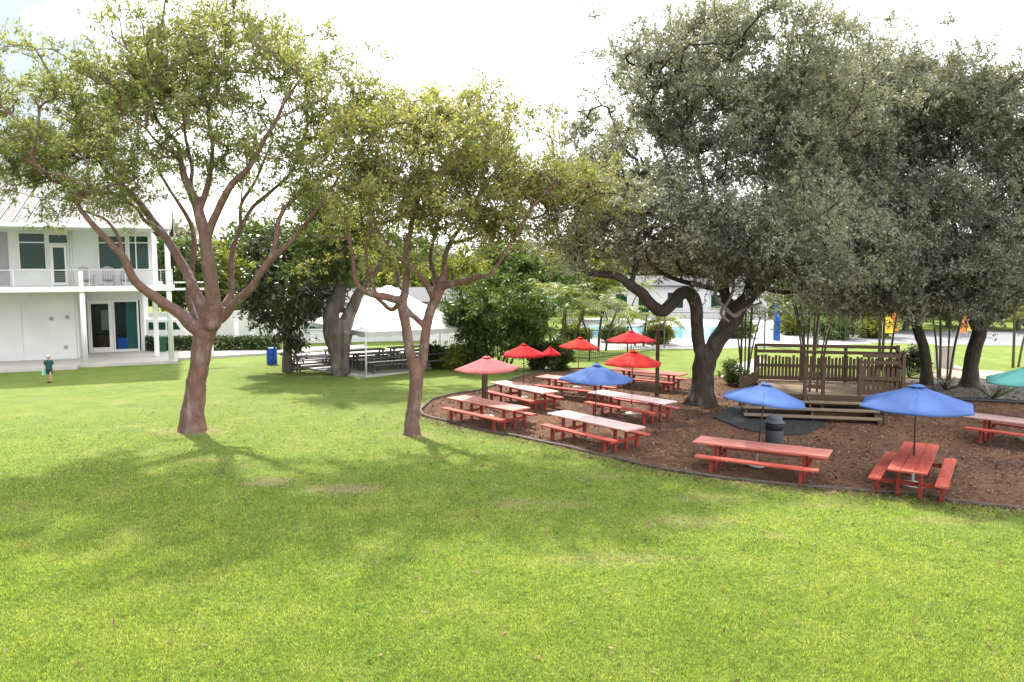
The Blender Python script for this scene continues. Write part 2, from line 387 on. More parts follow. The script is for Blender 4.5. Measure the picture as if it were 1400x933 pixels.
# grass blades near the camera; thinner with distance
def grass():
    # blade density falls off smoothly with distance; far lawn is the ground sheet alone
    out = []; m = 1500000
    y = 8.2 * np.exp(rng.uniform(0, 1, m) * math.log(32 / 8.2)); wd = .66 * y + 1.5; x = rng.uniform(-1, 1, m) * wd
    k = (rng.random(m) < np.clip((30 - y) / 17, 0, 1) * np.clip(9.5 / y, 0, 1) ** .35 * .42) & ~inpoly(x, y, MULCH)
    for pi, (u, v, rx, ry) in enumerate(PATCH):
        p = G(u, v); d = np.sqrt(((x - p.x) / rx) ** 2 + ((y - p.y) / ry) ** 2)
        k &= ~((d < 1.2) & (rng.random(m) < np.clip(1.25 - d, 0, .92 if pi < 3 or pi in (10, 11) else .5)))
    x, y = x[k], y[k]; m = len(x); cl = np.array([noise.noise(Vector((a * .9, b * .9, 3))) for a, b in zip(x, y)])
    for b in range(2):
        a = rng.uniform(0, 2 * np.pi, m); h = (.036 + .012 * cl) * rng.uniform(.5, 1.6, m); lean = rng.uniform(.2, 1.2, m) * h
        ox, oy = x + rng.normal(0, .02, m), y + rng.normal(0, .02, m); wv = (.0042 + .00028 * y) * rng.uniform(.6, 1.3, m)
        px, py = -np.sin(a) * wv, np.cos(a) * wv
        V = np.zeros((m, 3, 3)); V[:, 0] = np.stack([ox - px, oy - py, np.zeros(m)], 1); V[:, 1] = np.stack([ox + px, oy + py, np.zeros(m)], 1)
        V[:, 2] = np.stack([ox + np.cos(a) * lean, oy + np.sin(a) * lean, h], 1); out.append(V)
    o = quads_mesh('grass', np.concatenate(out), M['blade'], k=3)
    tag(o, 'short green lawn grass growing in front of the trees', 'grass', kind='stuff')
grass()
def mulch_chips():
    m = 52000; P0 = np.array(MULCH); x = rng.uniform(P0[:, 0].min(), 26, m); y = rng.uniform(15.5, 38, m)
    k = inpoly(x, y, MULCH); x, y = x[k], y[k]; m = len(x)
    a = rng.uniform(0, 2 * np.pi, m); L = rng.uniform(.02, .055, m); W = L * rng.uniform(.25, .6, m); ti = rng.normal(0, .3, (m, 2))
    ax = np.stack([np.cos(a), np.sin(a), ti[:, 0]], 1) * L[:, None]; bx = np.stack([-np.sin(a), np.cos(a), ti[:, 1]], 1) * W[:, None]
    c = np.stack([x, y, .028 + rng.uniform(0, .015, m)], 1)
    V = np.stack([c - ax - bx * .6, c + ax - bx, c + ax * .9 + bx * .7, c - ax + bx], 1)
    tag(quads_mesh('mulch', V, M['chip']), 'brown wood chip mulch and fallen leaves around the tables', 'mulch', kind='stuff')
mulch_chips()
def spilled_chips():
    m = 5200; k = rng.integers(0, len(front) - 1, m); f = rng.random(m); fr_ = np.array([p[:2] for p in front]); q = fr_[k] * (1 - f[:, None]) + fr_[k + 1] * f[:, None]
    d = np.abs(rng.normal(0, .45, m)); q = q + np.stack([-d * .45, -d], 1); x, y = q[:, 0], q[:, 1]; a = rng.uniform(0, 6.28, m); L = rng.uniform(.015, .045, m)
    ax = np.stack([np.cos(a), np.sin(a), rng.normal(0, .3, m)], 1) * L[:, None]; bx = np.stack([-np.sin(a), np.cos(a), rng.normal(0, .3, m)], 1) * (L * .5)[:, None]
    c = np.stack([x, y, np.full(m, .035)], 1); V = np.stack([c - ax, c + bx, c + ax, c - bx], 1)
    tag(quads_mesh('mulch', V, M['chip']), 'stray wood chips spilled over the edging onto the lawn', 'mulch', kind='stuff')
spilled_chips()
def lawn_litter():
    m = 6000; x = rng.uniform(-14, 22, m); y = rng.uniform(9, 34, m); k = ~inpoly(x, y, MULCH) & (rng.random(m) < np.clip((y - 6) / 14, .15, 1))
    x, y = x[k], y[k]; m = len(x); a = rng.uniform(0, 6.28, m); L = rng.uniform(.02, .055, m)
    ax = np.stack([np.cos(a), np.sin(a), rng.normal(0, .3, m)], 1) * L[:, None]; bx = np.stack([-np.sin(a), np.cos(a), rng.normal(0, .3, m)], 1) * (L * .5)[:, None]
    c = np.stack([x, y, np.full(m, .05)], 1); V = np.stack([c - ax, c + bx, c + ax, c - bx], 1)
    tag(quads_mesh('fallen_leaves', V, M['chip']), 'scattered brown fallen leaves lying on the lawn', 'leaves', kind='stuff')
lawn_litter()
e = MB(); fr = [p + Vector((0, 0, .035)) for p in front]
bk = [p + Vector((0, 0, .035)) for p in back[-28:]]
path = bk + fr
rp_ = []
for i, p in enumerate(path):
    rp_.append(p + Vector((0, 0, .02 * noise.noise(p * .7))) + Vector((noise.noise(p * .5 + Vector((9, 0, 0))), noise.noise(p * .5 + Vector((0, 9, 0))), 0)) * .08)
e.tube(rp_, [.055] * len(rp_), 6)
tag(e.build('bed_edging', M['edging'], None, True), 'dark landscape edging curving round the front of the mulch bed', 'edging')
mt_px = [(975, 572), (988, 563), (1003, 557), (1042, 559), (1085, 568), (1130, 577), (1120, 586), (1102, 595), (1062, 597), (1010, 587)]
mo = MB().prism([G(u, v)[:2] for u, v in mt_px], .012, .052).build('rubber_mat', M['mat']); tag(mo, 'black rubber mat on the mulch in front of the stage steps', 'mat')

# ------------------------------------------------------------------ trees
def leaf_cloud(cl, center, K, mm, L, W, tl, up=.35, outw=.5, droop=0.0, r=None):
    """sprays of leaves: K twigs round each cluster centre, mm leaves on each"""
    n = len(cl)
    d = rng.normal(0, 1, (n, K, 3)); d /= np.linalg.norm(d, axis=2, keepdims=True)
    o = cl - center; o = o / (np.linalg.norm(o, axis=1, keepdims=True) + 1e-6)
    d = d + outw * o[:, None, :] + np.array([0, 0, up]); d /= np.linalg.norm(d, axis=2, keepdims=True)
    ln = tl * rng.uniform(.45, 1.25, (n, K)) * rng.uniform(.7, 1.3, (n, 1))
    base = cl[:, None, :] + rng.normal(0, tl * .28, (n, K, 3)) * np.array([1, 1, .7])
    tw = (base, base + d * ln[..., None])
    s = rng.uniform(.12, 1.05, (n, K, mm))
    c = base[:, :, None, :] + d[:, :, None, :] * (ln[..., None] * s)[..., None]
    c = c + rng.normal(0, tl * .07, c.shape); c[..., 2] -= droop * s * ln[..., None]
    c = c.reshape(-1, 3); m = len(c)
    ax = np.repeat(d.reshape(-1, 3), mm, 0) * .6 + rng.normal(0, .75, (m, 3)); ax[:, 2] -= .2
    ax /= np.linalg.norm(ax, axis=1, keepdims=True)
    nr = rng.normal(0, .7, (m, 3)) + np.array([0, 0, .9]); sd = np.cross(ax, nr); sd /= np.linalg.norm(sd, axis=1, keepdims=True) + 1e-6
    nr = np.cross(sd, ax); l = L * rng.uniform(.5, 1.45, (m, 1)); ww = W * rng.uniform(.7, 1.25, (m, 1)) / 2
    mid = c + ax * l * .45
    V = np.stack([c, mid + sd * ww + nr * ww * .35, c + ax * l, mid - sd * ww + nr * ww * .35], 1)
    return V, tw
def twig_mesh(mb_name, tw, r, mat, parent):
    a, b = tw[0].reshape(-1, 3), tw[1].reshape(-1, 3); d = b - a; d /= np.linalg.norm(d, axis=1, keepdims=True) + 1e-6
    x = np.cross(d, np.array([.3, .5, .81])); x /= np.linalg.norm(x, axis=1, keepdims=True) + 1e-6; y = np.cross(d, x)
    q = [x, -.5 * x + .87 * y, -.5 * x - .87 * y]
    V = np.concatenate([np.stack([a + q[i] * r, a + q[(i + 1) % 3] * r, b + q[(i + 1) % 3] * r * .4, b + q[i] * r * .4], 1) for i in range(3)])
    return V

def grow(limbs, targets, base_r=.011, expo=.45):
    """limbs: lists of (Vector, r). Returns node arrays and the paths of generated branches."""
    pos, par, hand, dirs = [], [], [], []
    lim_idx = []
    for li, L in enumerate(limbs):
        idx = []
        for i, (p, r) in enumerate(L):
            if i == 0 and li > 0:
                A = np.array([q[:] for q in pos]); k = int(np.argmin(((A - np.array(p[:])) ** 2).sum(1))); pr = k
            else: pr = idx[-1] if idx else -1
            d = (L[min(i + 1, len(L) - 1)][0] - L[max(i - 1, 0)][0]).normalized()
            pos.append(p.copy()); par.append(pr); hand.append(r); dirs.append(d); idx.append(len(pos) - 1)
        lim_idx.append(idx)
    H = len(pos)
    A = np.array([p[:] for p in pos]); D = np.array([d[:] for d in dirs])
    hr = np.array(hand)
    ok = hr < .30                                   # do not sprout from the bole
    dist = np.array([np.sqrt(((A[ok] - t) ** 2).sum(1)).min() for t in targets]); order = np.argsort(dist)
    PA = np.zeros((H + len(targets) * 8, 3)); PD = np.zeros_like(PA); PA[:H] = A; PD[:H] = D; OKA = np.zeros(len(PA), bool); OKA[:H] = ok
    cnt = H; paths = []
    for ti in order:
        t = targets[ti]
        v = t - PA[:cnt]; ds = np.sqrt((v ** 2).sum(1)) + 1e-6
        cosv = (v * PD[:cnt]).sum(1) / ds
        sc = ds * (1 + .55 * (1 - cosv)) + np.maximum(0, PA[:cnt, 2] - t[2] - .2) * .5
        sc[~OKA[:cnt]] = 1e9
        k = int(np.argmin(sc)); p0 = Vector(PA[k]); d0 = Vector(PD[k]); t = Vector(t); Ls = (t - p0).length
        c1 = p0 + (d0 * .6 + (t - p0).normalized() * .4) * Ls * .42 + Vector((0, 0, .05 * Ls))
        ns = max(2, min(7, int(Ls / .35))); pr = k; pts = [p0]; ids = [k]
        for i in range(1, ns + 1):
            s = i / ns; q = p0 * (1 - s) ** 2 + c1 * 2 * s * (1 - s) + t * s * s
            if i < ns: q = q + Vector((random.gauss(0, 1), random.gauss(0, 1), random.gauss(0, 1))) * .045 * Ls
            d = (q - pts[-1]).normalized(); PA[cnt] = q; PD[cnt] = d; OKA[cnt] = True
            par.append(pr); pr = cnt; pts.append(q); ids.append(cnt); cnt += 1
        paths.append(ids)
    tips = np.zeros(cnt)
    for ids in paths: tips[ids[-1]] += 1
    for i in range(cnt - 1, -1, -1):
        if i >= H and par[i] >= 0: tips[par[i]] += tips[i] if par[i] >= H else 0
    rad = np.minimum(base_r * np.maximum(tips, 1) ** expo, .075)
    return PA[:cnt], rad, paths, lim_idx, hr, H

def make_tree(name, label, base_px, limbs, ells, ncl, K, mm, leaf, tl, bark, lmat, seed, group=None, Y=None, dr=3.0, twig=.006, flare=1.5, voxel=.05, hollow=.35, up=.35, outw=.5, bz=0.0, mess=.06, droop=0, bough=.5, flat=.5, base_r=.013, zmin=0, shr=1.0):
    global rng
    rng = np.random.default_rng(seed); random.seed(seed)
    B = G(*base_px)
    if Y: B = Vector((P(*base_px, Y).x, Y, 0))
    B.z = bz; Y0 = B.y; px = F / (Y0 * 1.0)
    root = empty(name, label, 'tree', B, 0, group)
    LL = []
    for L in limbs:
        pts = [P(u, v, Y0 + dy) - B for u, v, dy, r in L]; rr = [r for *_, r in L]
        sp = smoothpath(pts, 5); ri = np.interp(np.linspace(0, len(pts) - 1, len(sp)), range(len(pts)), rr)
        LL.append([(p + Vector((noise.noise(p * 1.3), noise.noise(p * 1.3 + Vector((5, 5, 5))), noise.noise(p * 1.3 + Vector((9, 1, 4))))) * mess * (1 if i else 0), float(r)) for i, (p, r) in enumerate(zip(sp, ri))])
    # clusters in the crown
    wts = np.array([e[2] * e[3] * (e[6] if len(e) > 6 else 1) for e in ells], float); wts /= wts.sum()
    cl = []; nbough = max(8, int(ncl / 8))
    for i in rng.choice(len(ells), nbough, p=wts):
        u, v, ru, rv = ells[i][:4]; dyc = ells[i][4] if len(ells[i]) > 4 else 0; dd = ells[i][5] if len(ells[i]) > 5 else dr
        q = rng.normal(0, 1, 3); q /= np.linalg.norm(q); q *= shr * rng.uniform(hollow, 1.0) ** .6
        c = P(u, v, Y0 + dyc) - B
        bc = np.array((c.x + q[0] * ru / px, c.y + q[1] * dd, c.z + q[2] * rv / px)); sg_ = bough * rng.uniform(.65, 1.3)
        cl += [bc + rng.normal(0, 1, 3) * np.array([sg_, sg_, sg_ * flat]) for _ in range(rng.integers(5, 12))]
    cl = np.array(cl)
    if zmin: cl = cl[cl[:, 2] > zmin + rng.uniform(-.3, .5, len(cl))]
    PA, rad, paths, lim_idx, hr, H = grow(LL, cl, base_r)
    trunk, br = MB(), MB()
    for li, L in enumerate(LL):
        pts = [p for p, r in L]; rr = [r for p, r in L]
        cut = next((i for i, r in enumerate(rr) if r < voxel * 1.35), len(rr))
        if li == 0:
            pts = [pts[0] + Vector((0, 0, -.25))] + pts; rr = [rr[0] * flare * 1.1] + [r * (1 + (flare - 1) * max(0, 1 - p.z / (.9)) ** 2) for p, r in zip(pts[1:], rr)]; cut += 1
        if cut >= 2: trunk.tube(pts[:cut], rr[:cut], 12, .16, seed + li)
        if cut < len(pts) - 1:
            a = max(0, cut - 2); br.tube(pts[a:], rr[a:], 6)
    for ids in paths:
        pts = [PA[i] for i in ids]; rr = [rad[i] for i in ids]
        if ids[0] < H: rr[0] = min(rad[ids[1]] * 1.25, hr[ids[0]] * .9)
        else: rr[0] = max(rr[1], min(rad[ids[0]], rr[1] * 1.6))
        br.tube(pts, rr, 5 if rr[0] > .03 else 4)
    if li == 0 and False: pass
    to = trunk.build('trunk', bark, root, True)
    md = to.modifiers.new('remesh', 'REMESH'); md.mode = 'VOXEL'; md.voxel_size = voxel; md.use_smooth_shade = True
    sm = to.modifiers.new('smooth', 'SMOOTH'); sm.factor = .5; sm.iterations = 4
    br.build('branches', bark, root, True)
    V, tw = leaf_cloud(cl, cl.mean(0) - np.array([0, 0, 1.0]), K, mm, leaf[0], leaf[1], tl, up, outw, droop)
    quads_mesh('crown', V, lmat, root)
    TV = twig_mesh('twigs', tw, twig, bark, root); quads_mesh('twigs', TV, bark, root)
    return root

# big left gumbo limbo
A_limbs = [
 [(264, 589, 0, .37), (264, 565, 0, .38), (267, 535, 0, .33), (271, 505, 0, .315), (276, 478, 0, .32), (281, 455, 0, .37), (285, 438, 0, .33)],
 [(280, 456, 0, .24), (262, 445, -.2, .22), (248, 430, -.3, .20), (225, 416, -.5, .17), (199, 397, -.8, .15), (183, 381, -1.0, .14), (170, 355, -1.2, .125), (157, 339, -1.4, .11), (138, 317, -1.6, .10), (119, 297, -1.8, .085), (108, 282, -1.9, .075), (109, 259, -2, .06), (96, 243, -2.2, .045), (60, 236, -2.4, .025)],
 [(165, 346, -1.25, .07), (163, 328, -1.3, .06), (154, 313, -1.1, .05), (138, 297, -.8, .04), (112, 288, -.5, .02)],
 [(282, 440, .1, .22), (270, 402, .4, .19), (254, 372, .7, .17), (238, 343, .9, .15), (225, 323, 1.0, .14), (193, 281, 1.2, .12), (161, 249, 1.4, .10), (141, 230, 1.5, .08), (117, 184, 1.8, .055), (78, 156, 2, .03)],
 [(231, 330, 1.0, .11), (212, 312, .8, .10), (196, 300, .5, .08), (186, 285, .2, .06), (160, 268, -.3, .045), (120, 262, -.8, .03)],
 [(289, 445, -.2, .30), (292, 420, -.3, .27), (290, 398, -.4, .24), (285, 362, -.5, .22), (281, 335, -.5, .20), (273, 294, -.4, .17), (260, 260, -.3, .14), (247, 221, 0, .10), (240, 195, .3, .08), (215, 165, .8, .05), (205, 130, 1, .03)],
 [(281, 330, -.5, .15), (292, 298, -.7, .13), (316, 256, -1.1, .11), (335, 236, -1.4, .10), (357, 202, -1.8, .08), (375, 170, -2.0, .06), (393, 134, -2.3, .045), (420, 95, -2.5, .025)],
 [(273, 288, -.35, .11), (283, 255, -.1, .10), (290, 212, .2, .085), (287, 175, .4, .07), (286, 149, .6, .055), (300, 105, .8, .04), (316, 62, 1, .025)],
 [(250, 228, 0, .07), (240, 212, -.4, .06), (220, 200, -.8, .045), (200, 175, -1.2, .03)],
 [(262, 262, -.3, .07), (262, 230, .4, .06), (255, 190, 1, .05), (248, 130, 1.2, .03), (252, 80, 1.3, .02)],
 [(300, 438, .1, .17), (322, 414, -.2, .15), (342, 397, -.5, .14), (352, 380, -.7, .12), (374, 346, -.9, .10), (380, 303, -.8, .085), (401, 273, -.6, .07), (440, 247, -.4, .05), (475, 225, -.3, .03)],
 [(360, 368, -.7, .10), (378, 350, -.9, .09), (397, 333, -1.1, .08), (423, 299, -1.4, .07), (449, 264, -1.7, .055), (480, 215, -2, .03)],
 [(297, 442, .4, .14), (307, 418, .7, .12), (316, 400, 1.0, .105), (316, 363, 1.2, .10), (319, 338, 1.3, .09), (329, 312, 1.4, .085), (346, 281, 1.5, .075), (371, 262, 1.7, .06), (397, 239, 1.9, .05), (411, 205, 2.1, .03)],
 [(330, 312, 1.4, .07), (330, 280, 1.2, .06), (352, 240, .8, .045), (372, 190, .6, .03)],
 [(276, 450, .6, .15), (258, 412, 1.1, .12), (262, 380, 1.4, .115), (265, 340, 1.6, .10), (262, 310, 1.8, .085), (240, 270, 2.2, .06), (215, 235, 2.6, .04)],
]
A_ells = [(70, 175, 65, 70), (150, 140, 95, 70), (235, 80, 65, 70), (320, 70, 70, 65), (395, 120, 75, 70), (455, 165, 50, 70), (250, 160, 115, 80), (120, 225, 105, 45), (370, 215, 85, 60), (45, 225, 42, 32),
          (440, 255, 45, 50), (160, 285, 80, 35, 0, 2.5, .7), (290, 25, 70, 35), (390, 60, 55, 40), (100, 120, 55, 35), (480, 120, 30, 40)]
make_tree('gumbo_limbo_tree', 'large spreading tree with copper bark forking low beside the white building', (264, 589), A_limbs, A_ells, 880, 8, 12, (.135, .058), .56, M['bark_red'], M['leaf_gumbo'], 11, 'copper-barked trees on the lawn', dr=3.6, flare=1.28, zmin=5.6, shr=.9, base_r=.0125, twig=.0075, flat=.5, bough=.75)

B_limbs = [
 [(563, 594, 0, .235), (564, 570, 0, .235), (567, 545, 0, .225), (569, 522, 0, .24), (568, 508, 0, .21)],
 [(568, 520, 0, .18), (563, 492, -.05, .17), (559, 470, -.1, .165), (554, 441, -.1, .16), (550, 418, -.1, .16), (553, 398, -.2, .12), (556, 370, -.3, .11), (556, 340, -.4, .10), (562, 309, -.5, .09), (572, 270, -.8, .06), (575, 230, -1, .04), (580, 180, -1.1, .025)],
 [(569, 520, 0, .17), (576, 500, .1, .16), (580, 475, .2, .16), (583, 445, .3, .155), (591, 422, .3, .16), (602, 400, .3, .16), (607, 375, .4, .11), (608, 352, .5, .10), (617, 330, .6, .085), (640, 295, .9, .06), (660, 250, 1.2, .04), (672, 200, 1.4, .025)],
 [(552, 420, -.1, .10), (565, 432, .1, .09), (581, 446, .3, .10)],
 [(550, 414, -.1, .13), (530, 408, -.4, .125), (513, 404, -.6, .11), (490, 390, -.8, .09), (483, 360, -1, .07), (479, 336, -1.1, .05), (470, 290, -1.2, .03)],
 [(548, 412, -.1, .09), (535, 425, .2, .08), (520, 412, .5, .07), (505, 395, .8, .055), (500, 360, 1, .04)],
 [(515, 404, -.6, .07), (508, 380, -.5, .06), (500, 350, -.4, .05), (508, 310, -.2, .04), (515, 260, 0, .03)],
 [(553, 400, -.2, .09), (546, 385, .2, .085), (536, 360, .6, .075), (517, 342, 1.0, .06), (500, 320, 1.3, .04), (490, 270, 1.5, .025)],
 [(595, 412, .3, .12), (585, 392, -.1, .11), (571, 375, -.5, .10), (552, 358, -.9, .08), (537, 344, -1.2, .065), (513, 309, -1.6, .045), (510, 240, -1.8, .025)],
 [(604, 396, .3, .13), (621, 387, 0, .12), (640, 383, -.4, .105), (658, 378, -.7, .085), (674, 372, -.9, .075), (702, 328, -1.2, .06), (728, 284, -1.4, .045), (765, 240, -1.6, .025)],
 [(598, 402, .3, .10), (594, 380, .7, .085), (590, 344, 1.1, .075), (600, 300, 1.4, .06), (612, 250, 1.7, .04), (620, 190, 1.9, .02)],
 [(617, 332, .6, .06), (645, 326, .4, .05), (680, 300, .2, .04), (720, 270, 0, .025)],
]
B_ells = [(520, 185, 42, 60), (590, 180, 75, 55), (665, 200, 70, 45), (725, 235, 65, 45), (560, 260, 85, 60), (650, 275, 85, 55), (497, 290, 32, 55), (775, 265, 42, 35), (560, 130, 45, 25), (700, 180, 45, 25), (740, 300, 50, 30, 0, 2.2, .7), (520, 345, 40, 30, 0, 2, .5)]
make_tree('gumbo_limbo_tree', 'smaller copper-barked tree with a double trunk standing beside the tip of the mulch bed', (563, 594), B_limbs, B_ells, 700, 8, 12, (.13, .056), .54, M['bark_red'], M['leaf_gumbo2'], 23, 'copper-barked trees on the lawn', dr=3.2, flare=1.22, voxel=.042, zmin=5.3, shr=.88, base_r=.012, twig=.007, flat=.5, bough=.7)

# big oak at the stage
O_limbs = [
 [(958, 553, 0, .50), (960, 530, 0, .44), (962, 505, 0, .44), (964, 488, 0, .42)],
 [(962, 492, 0, .28), (955, 465, -.1, .25), (953, 440, -.2, .25), (952, 420, -.3, .25), (945, 405, -.5, .26), (935, 401, -.7, .25), (921, 411, -1.1, .24), (906, 426, -1.4, .24), (889, 416, -1.7, .22), (877, 402, -1.9, .21), (863, 390, -2.1, .18), (839, 377, -2.4, .15), (807, 373, -2.7, .12), (797, 362, -2.8, .09), (795, 340, -2.9, .05)],
 [(966, 492, 0, .34), (978, 472, .2, .36), (994, 448, .4, .38), (1006, 430, .5, .36), (1018, 412, .5, .28), (1040, 392, .3, .22), (1065, 372, 0, .17), (1095, 340, -.4, .12), (1120, 300, -.8, .07)],
 [(1003, 436, .5, .24), (992, 405, .9, .22), (985, 375, 1.2, .19), (978, 330, 1.5, .16), (968, 280, 1.8, .13), (955, 220, 2, .09), (945, 150, 2.2, .05)],
 [(1010, 425, .5, .22), (1022, 395, .9, .18), (1035, 340, 1.4, .15), (1045, 270, 1.7, .11), (1052, 190, 1.9, .07), (1050, 110, 2, .04)],
 [(990, 398, .9, .13), (965, 392, .4, .12), (940, 386, 0, .11), (915, 378, -.4, .09), (890, 360, -.9, .07), (865, 330, -1.4, .05)],
 [(865, 391, -2.1, .11), (868, 360, -1.9, .10), (876, 310, -1.6, .085), (880, 260, -1.3, .07), (905, 222, -1.2, .05), (935, 190, -1.1, .03)],
 [(978, 335, 1.5, .10), (950, 300, .6, .085), (925, 250, -.4, .07), (905, 200, -1.2, .05), (890, 140, -1.5, .03)],
 [(1040, 392, .3, .12), (1075, 400, -.8, .10), (1105, 392, -1.6, .08), (1140, 375, -2.4, .05)],
]
O_ells = [(878, 120, 45, 55), (945, 100, 65, 60), (1040, 112, 70, 65), (895, 200, 85, 75), (810, 225, 55, 55, 2.5), (1000, 205, 110, 80), (865, 295, 75, 65), (960, 320, 105, 60), (1065, 310, 100, 80),
          (800, 322, 42, 36, -2.5, 1.8, 1.3), (1030, 358, 75, 30, -1), (1095, 375, 60, 40), (1010, 62, 45, 28), (860, 80, 28, 25), (1095, 115, 45, 45), (930, 300, 90, 60, -3.5, 2.5), (1050, 330, 90, 60, -4, 2.5), (950, 55, 25, 20), (1070, 180, 90, 90), (1060, 395, 50, 26, -1), (950, 350, 60, 20)]
oak = make_tree('oak_tree', 'broad old oak with a looping low limb beside the wooden stage', (958, 553), O_limbs, O_ells, 1800, 9, 18, (.125, .058), .6, M['bark_dark'], M['leaf_oak'], 31, 'dark oaks over the picnic tables', zmin=4.9, shr=.8, bough=.8, flat=.7, dr=5.6, flare=1.35, voxel=.055, up=.45)
vb = MB()
for k, (pl, r) in enumerate([([(1002, 335, -.6), (995, 365, -.6), (983, 385, -.7), (978, 405, -.6), (990, 420, -.5), (1003, 432, -.4), (1012, 428, -.3)], .075),
                             ([(990, 350, -.5), (1003, 385, -.5), (998, 408, -.6), (986, 428, -.5), (996, 440, -.2)], .06),
                             ([(1004, 431, -.4), (1020, 422, -.6), (1042, 414, -.9)], .05)]):
    pts = smoothpath([P(u, v, oak.location.y + dy) - oak.location for u, v, dy in pl], 6); vb.tube(pts, [r] * len(pts), 8, .15, k)
vb.build('hanging_root', M['stem_pale'], oak, True)

D_limbs = [
 [(1267, 526, 0, .27), (1266, 500, 0, .24), (1262, 475, 0, .23), (1256, 455, 0, .23), (1250, 435, 0, .23)],
 [(1253, 445, 0, .2), (1245, 415, -.5, .18), (1232, 370, -1, .15), (1220, 310, -1.2, .12), (1205, 230, -1.2, .08), (1190, 150, -1, .04)],
 [(1252, 440, 0, .18), (1262, 405, .5, .15), (1272, 350, 1, .12), (1270, 280, 1.4, .09), (1262, 200, 1.6, .05)],
 [(1250, 438, 0, .16), (1225, 420, -1, .13), (1190, 400, -2, .10), (1160, 370, -2.6, .07), (1145, 320, -3, .04)],
]
D_ells = [(1135, 130, 65, 55, -1), (1120, 190, 60, 70, -1), (1150, 150, 60, 60), (1205, 175, 85, 85), (1225, 275, 105, 75), (1165, 320, 85, 80, -1.5), (1245, 385, 85, 48), (1160, 395, 70, 38, -2), (1230, 140, 60, 45), (1195, 115, 35, 30), (1120, 240, 55, 90), (1290, 400, 60, 40), (1200, 330, 90, 70, -4, 2.5), (1130, 405, 60, 28, -1), (1200, 418, 60, 26, -1), (1255, 420, 45, 24)]
make_tree('oak_tree', 'slender dark oak leaning left behind the right end of the wooden stage', (1267, 526), D_limbs, D_ells, 1750, 9, 18, (.135, .064), .66, M['bark_dark'], M['leaf_oak2'], 41, 'dark oaks over the picnic tables', zmin=3.35, shr=.84, bough=.9, flat=.75, dr=5, flare=1.3, up=.45)
E_limbs = [
 [(1325, 529, 0, .37), (1328, 500, 0, .32), (1333, 475, 0, .31), (1340, 452, 0, .31)],
 [(1338, 458, 0, .28), (1352, 432, .2, .25), (1368, 412, .2, .21), (1385, 370, .2, .16), (1395, 300, 0, .11), (1400, 220, 0, .06)],
 [(1337, 455, 0, .24), (1325, 425, -.4, .2), (1312, 390, -.8, .16), (1305, 320, -1, .12), (1300, 230, -1, .07), (1295, 150, -1, .04)],
 [(1340, 450, 0, .2), (1345, 410, 1, .17), (1350, 340, 1.5, .12), (1350, 250, 2, .07)],
]
E_ells = [(1265, 140, 55, 50), (1300, 165, 75, 65), (1370, 150, 60, 65), (1330, 250, 90, 85), (1410, 250, 80, 100), (1360, 350, 85, 60), (1305, 385, 70, 42), (1450, 330, 70, 70), (1310, 130, 45, 35), (1385, 128, 45, 30), (1400, 400, 30, 25), (1340, 330, 90, 70, -4, 2.5), (1480, 200, 70, 100), (1310, 415, 55, 26, -1), (1375, 385, 40, 34)]
make_tree('oak_tree', 'thick dark oak leaning right at the edge of the grass beyond the mulch', (1325, 529), E_limbs, E_ells, 1500, 9, 18, (.135, .064), .66, M['bark_dark'], M['leaf_oak2'], 47, 'dark oaks over the picnic tables', zmin=3.35, shr=.84, bough=.9, flat=.75, dr=5, flare=1.3, up=.45)

# small dark tree and grey banyan behind the lawn
Fl = [[(393, 508, 0, .25), (393, 485, 0, .24), (393, 465, 0, .23), (395, 445, 0, .2), (397, 410, 0, .14), (398, 370, 0, .07)],
      [(392, 460, 0, .09), (380, 448, -.3, .07), (362, 435, -.6, .04)], [(396, 455, 0, .09), (408, 445, -.3, .07), (425, 425, -.6, .04)],
      [(396, 430, 0, .08), (375, 400, .6, .05), (355, 375, .9, .03)], [(397, 425, 0, .08), (420, 395, .6, .05), (440, 370, .9, .03)]]
Fe = [(395, 402, 62, 56), (362, 430, 34, 30), (430, 415, 34, 40), (390, 350, 45, 28), (345, 455, 20, 14), (412, 470, 9, 12, 0, .5)]
make_tree('broadleaf_tree', 'small dark tree with large glossy leaves beside the blue barrel', (393, 508), Fl, Fe, 190, 8, 9, (.26, .13), .62, M['bark_grey'], M['leaf_dark'], 53, dr=2.4, voxel=.05, flare=1.2)
Gl = [[(466, 513, 0, .42), (464, 490, 0, .45), (462, 470, 0, .56), (460, 452, 0, .66), (463, 436, 0, .55)],
      [(455, 450, -.1, .42), (452, 432, -.1, .40), (462, 408, 0, .36), (468, 385, .1, .32), (472, 355, .2, .25), (470, 310, .3, .16), (465, 270, .4, .08)],
      [(470, 450, .1, .38), (478, 430, .2, .32), (488, 408, .4, .28), (500, 388, .6, .22), (520, 360, .9, .15), (535, 320, 1.2, .08)],
      [(458, 510, -.3, .2), (456, 480, -.35, .22), (450, 455, -.3, .3)], [(474, 511, -.3, .18), (473, 480, -.35, .2), (474, 455, -.3, .3)]]
Ge = [(470, 330, 60, 50), (430, 350, 40, 40), (530, 330, 45, 40), (480, 280, 60, 40), (420, 310, 40, 40)]
make_tree('banyan_tree', 'grey knobbly old tree with a thick swollen trunk at the corner of the tent slab', (466, 513), Gl, Ge, 210, 7, 10, (.24, .11), .8, M['bark_grey'], M['leaf_mid'], 59, zmin=4.4, dr=3, voxel=.06, flare=1.15)

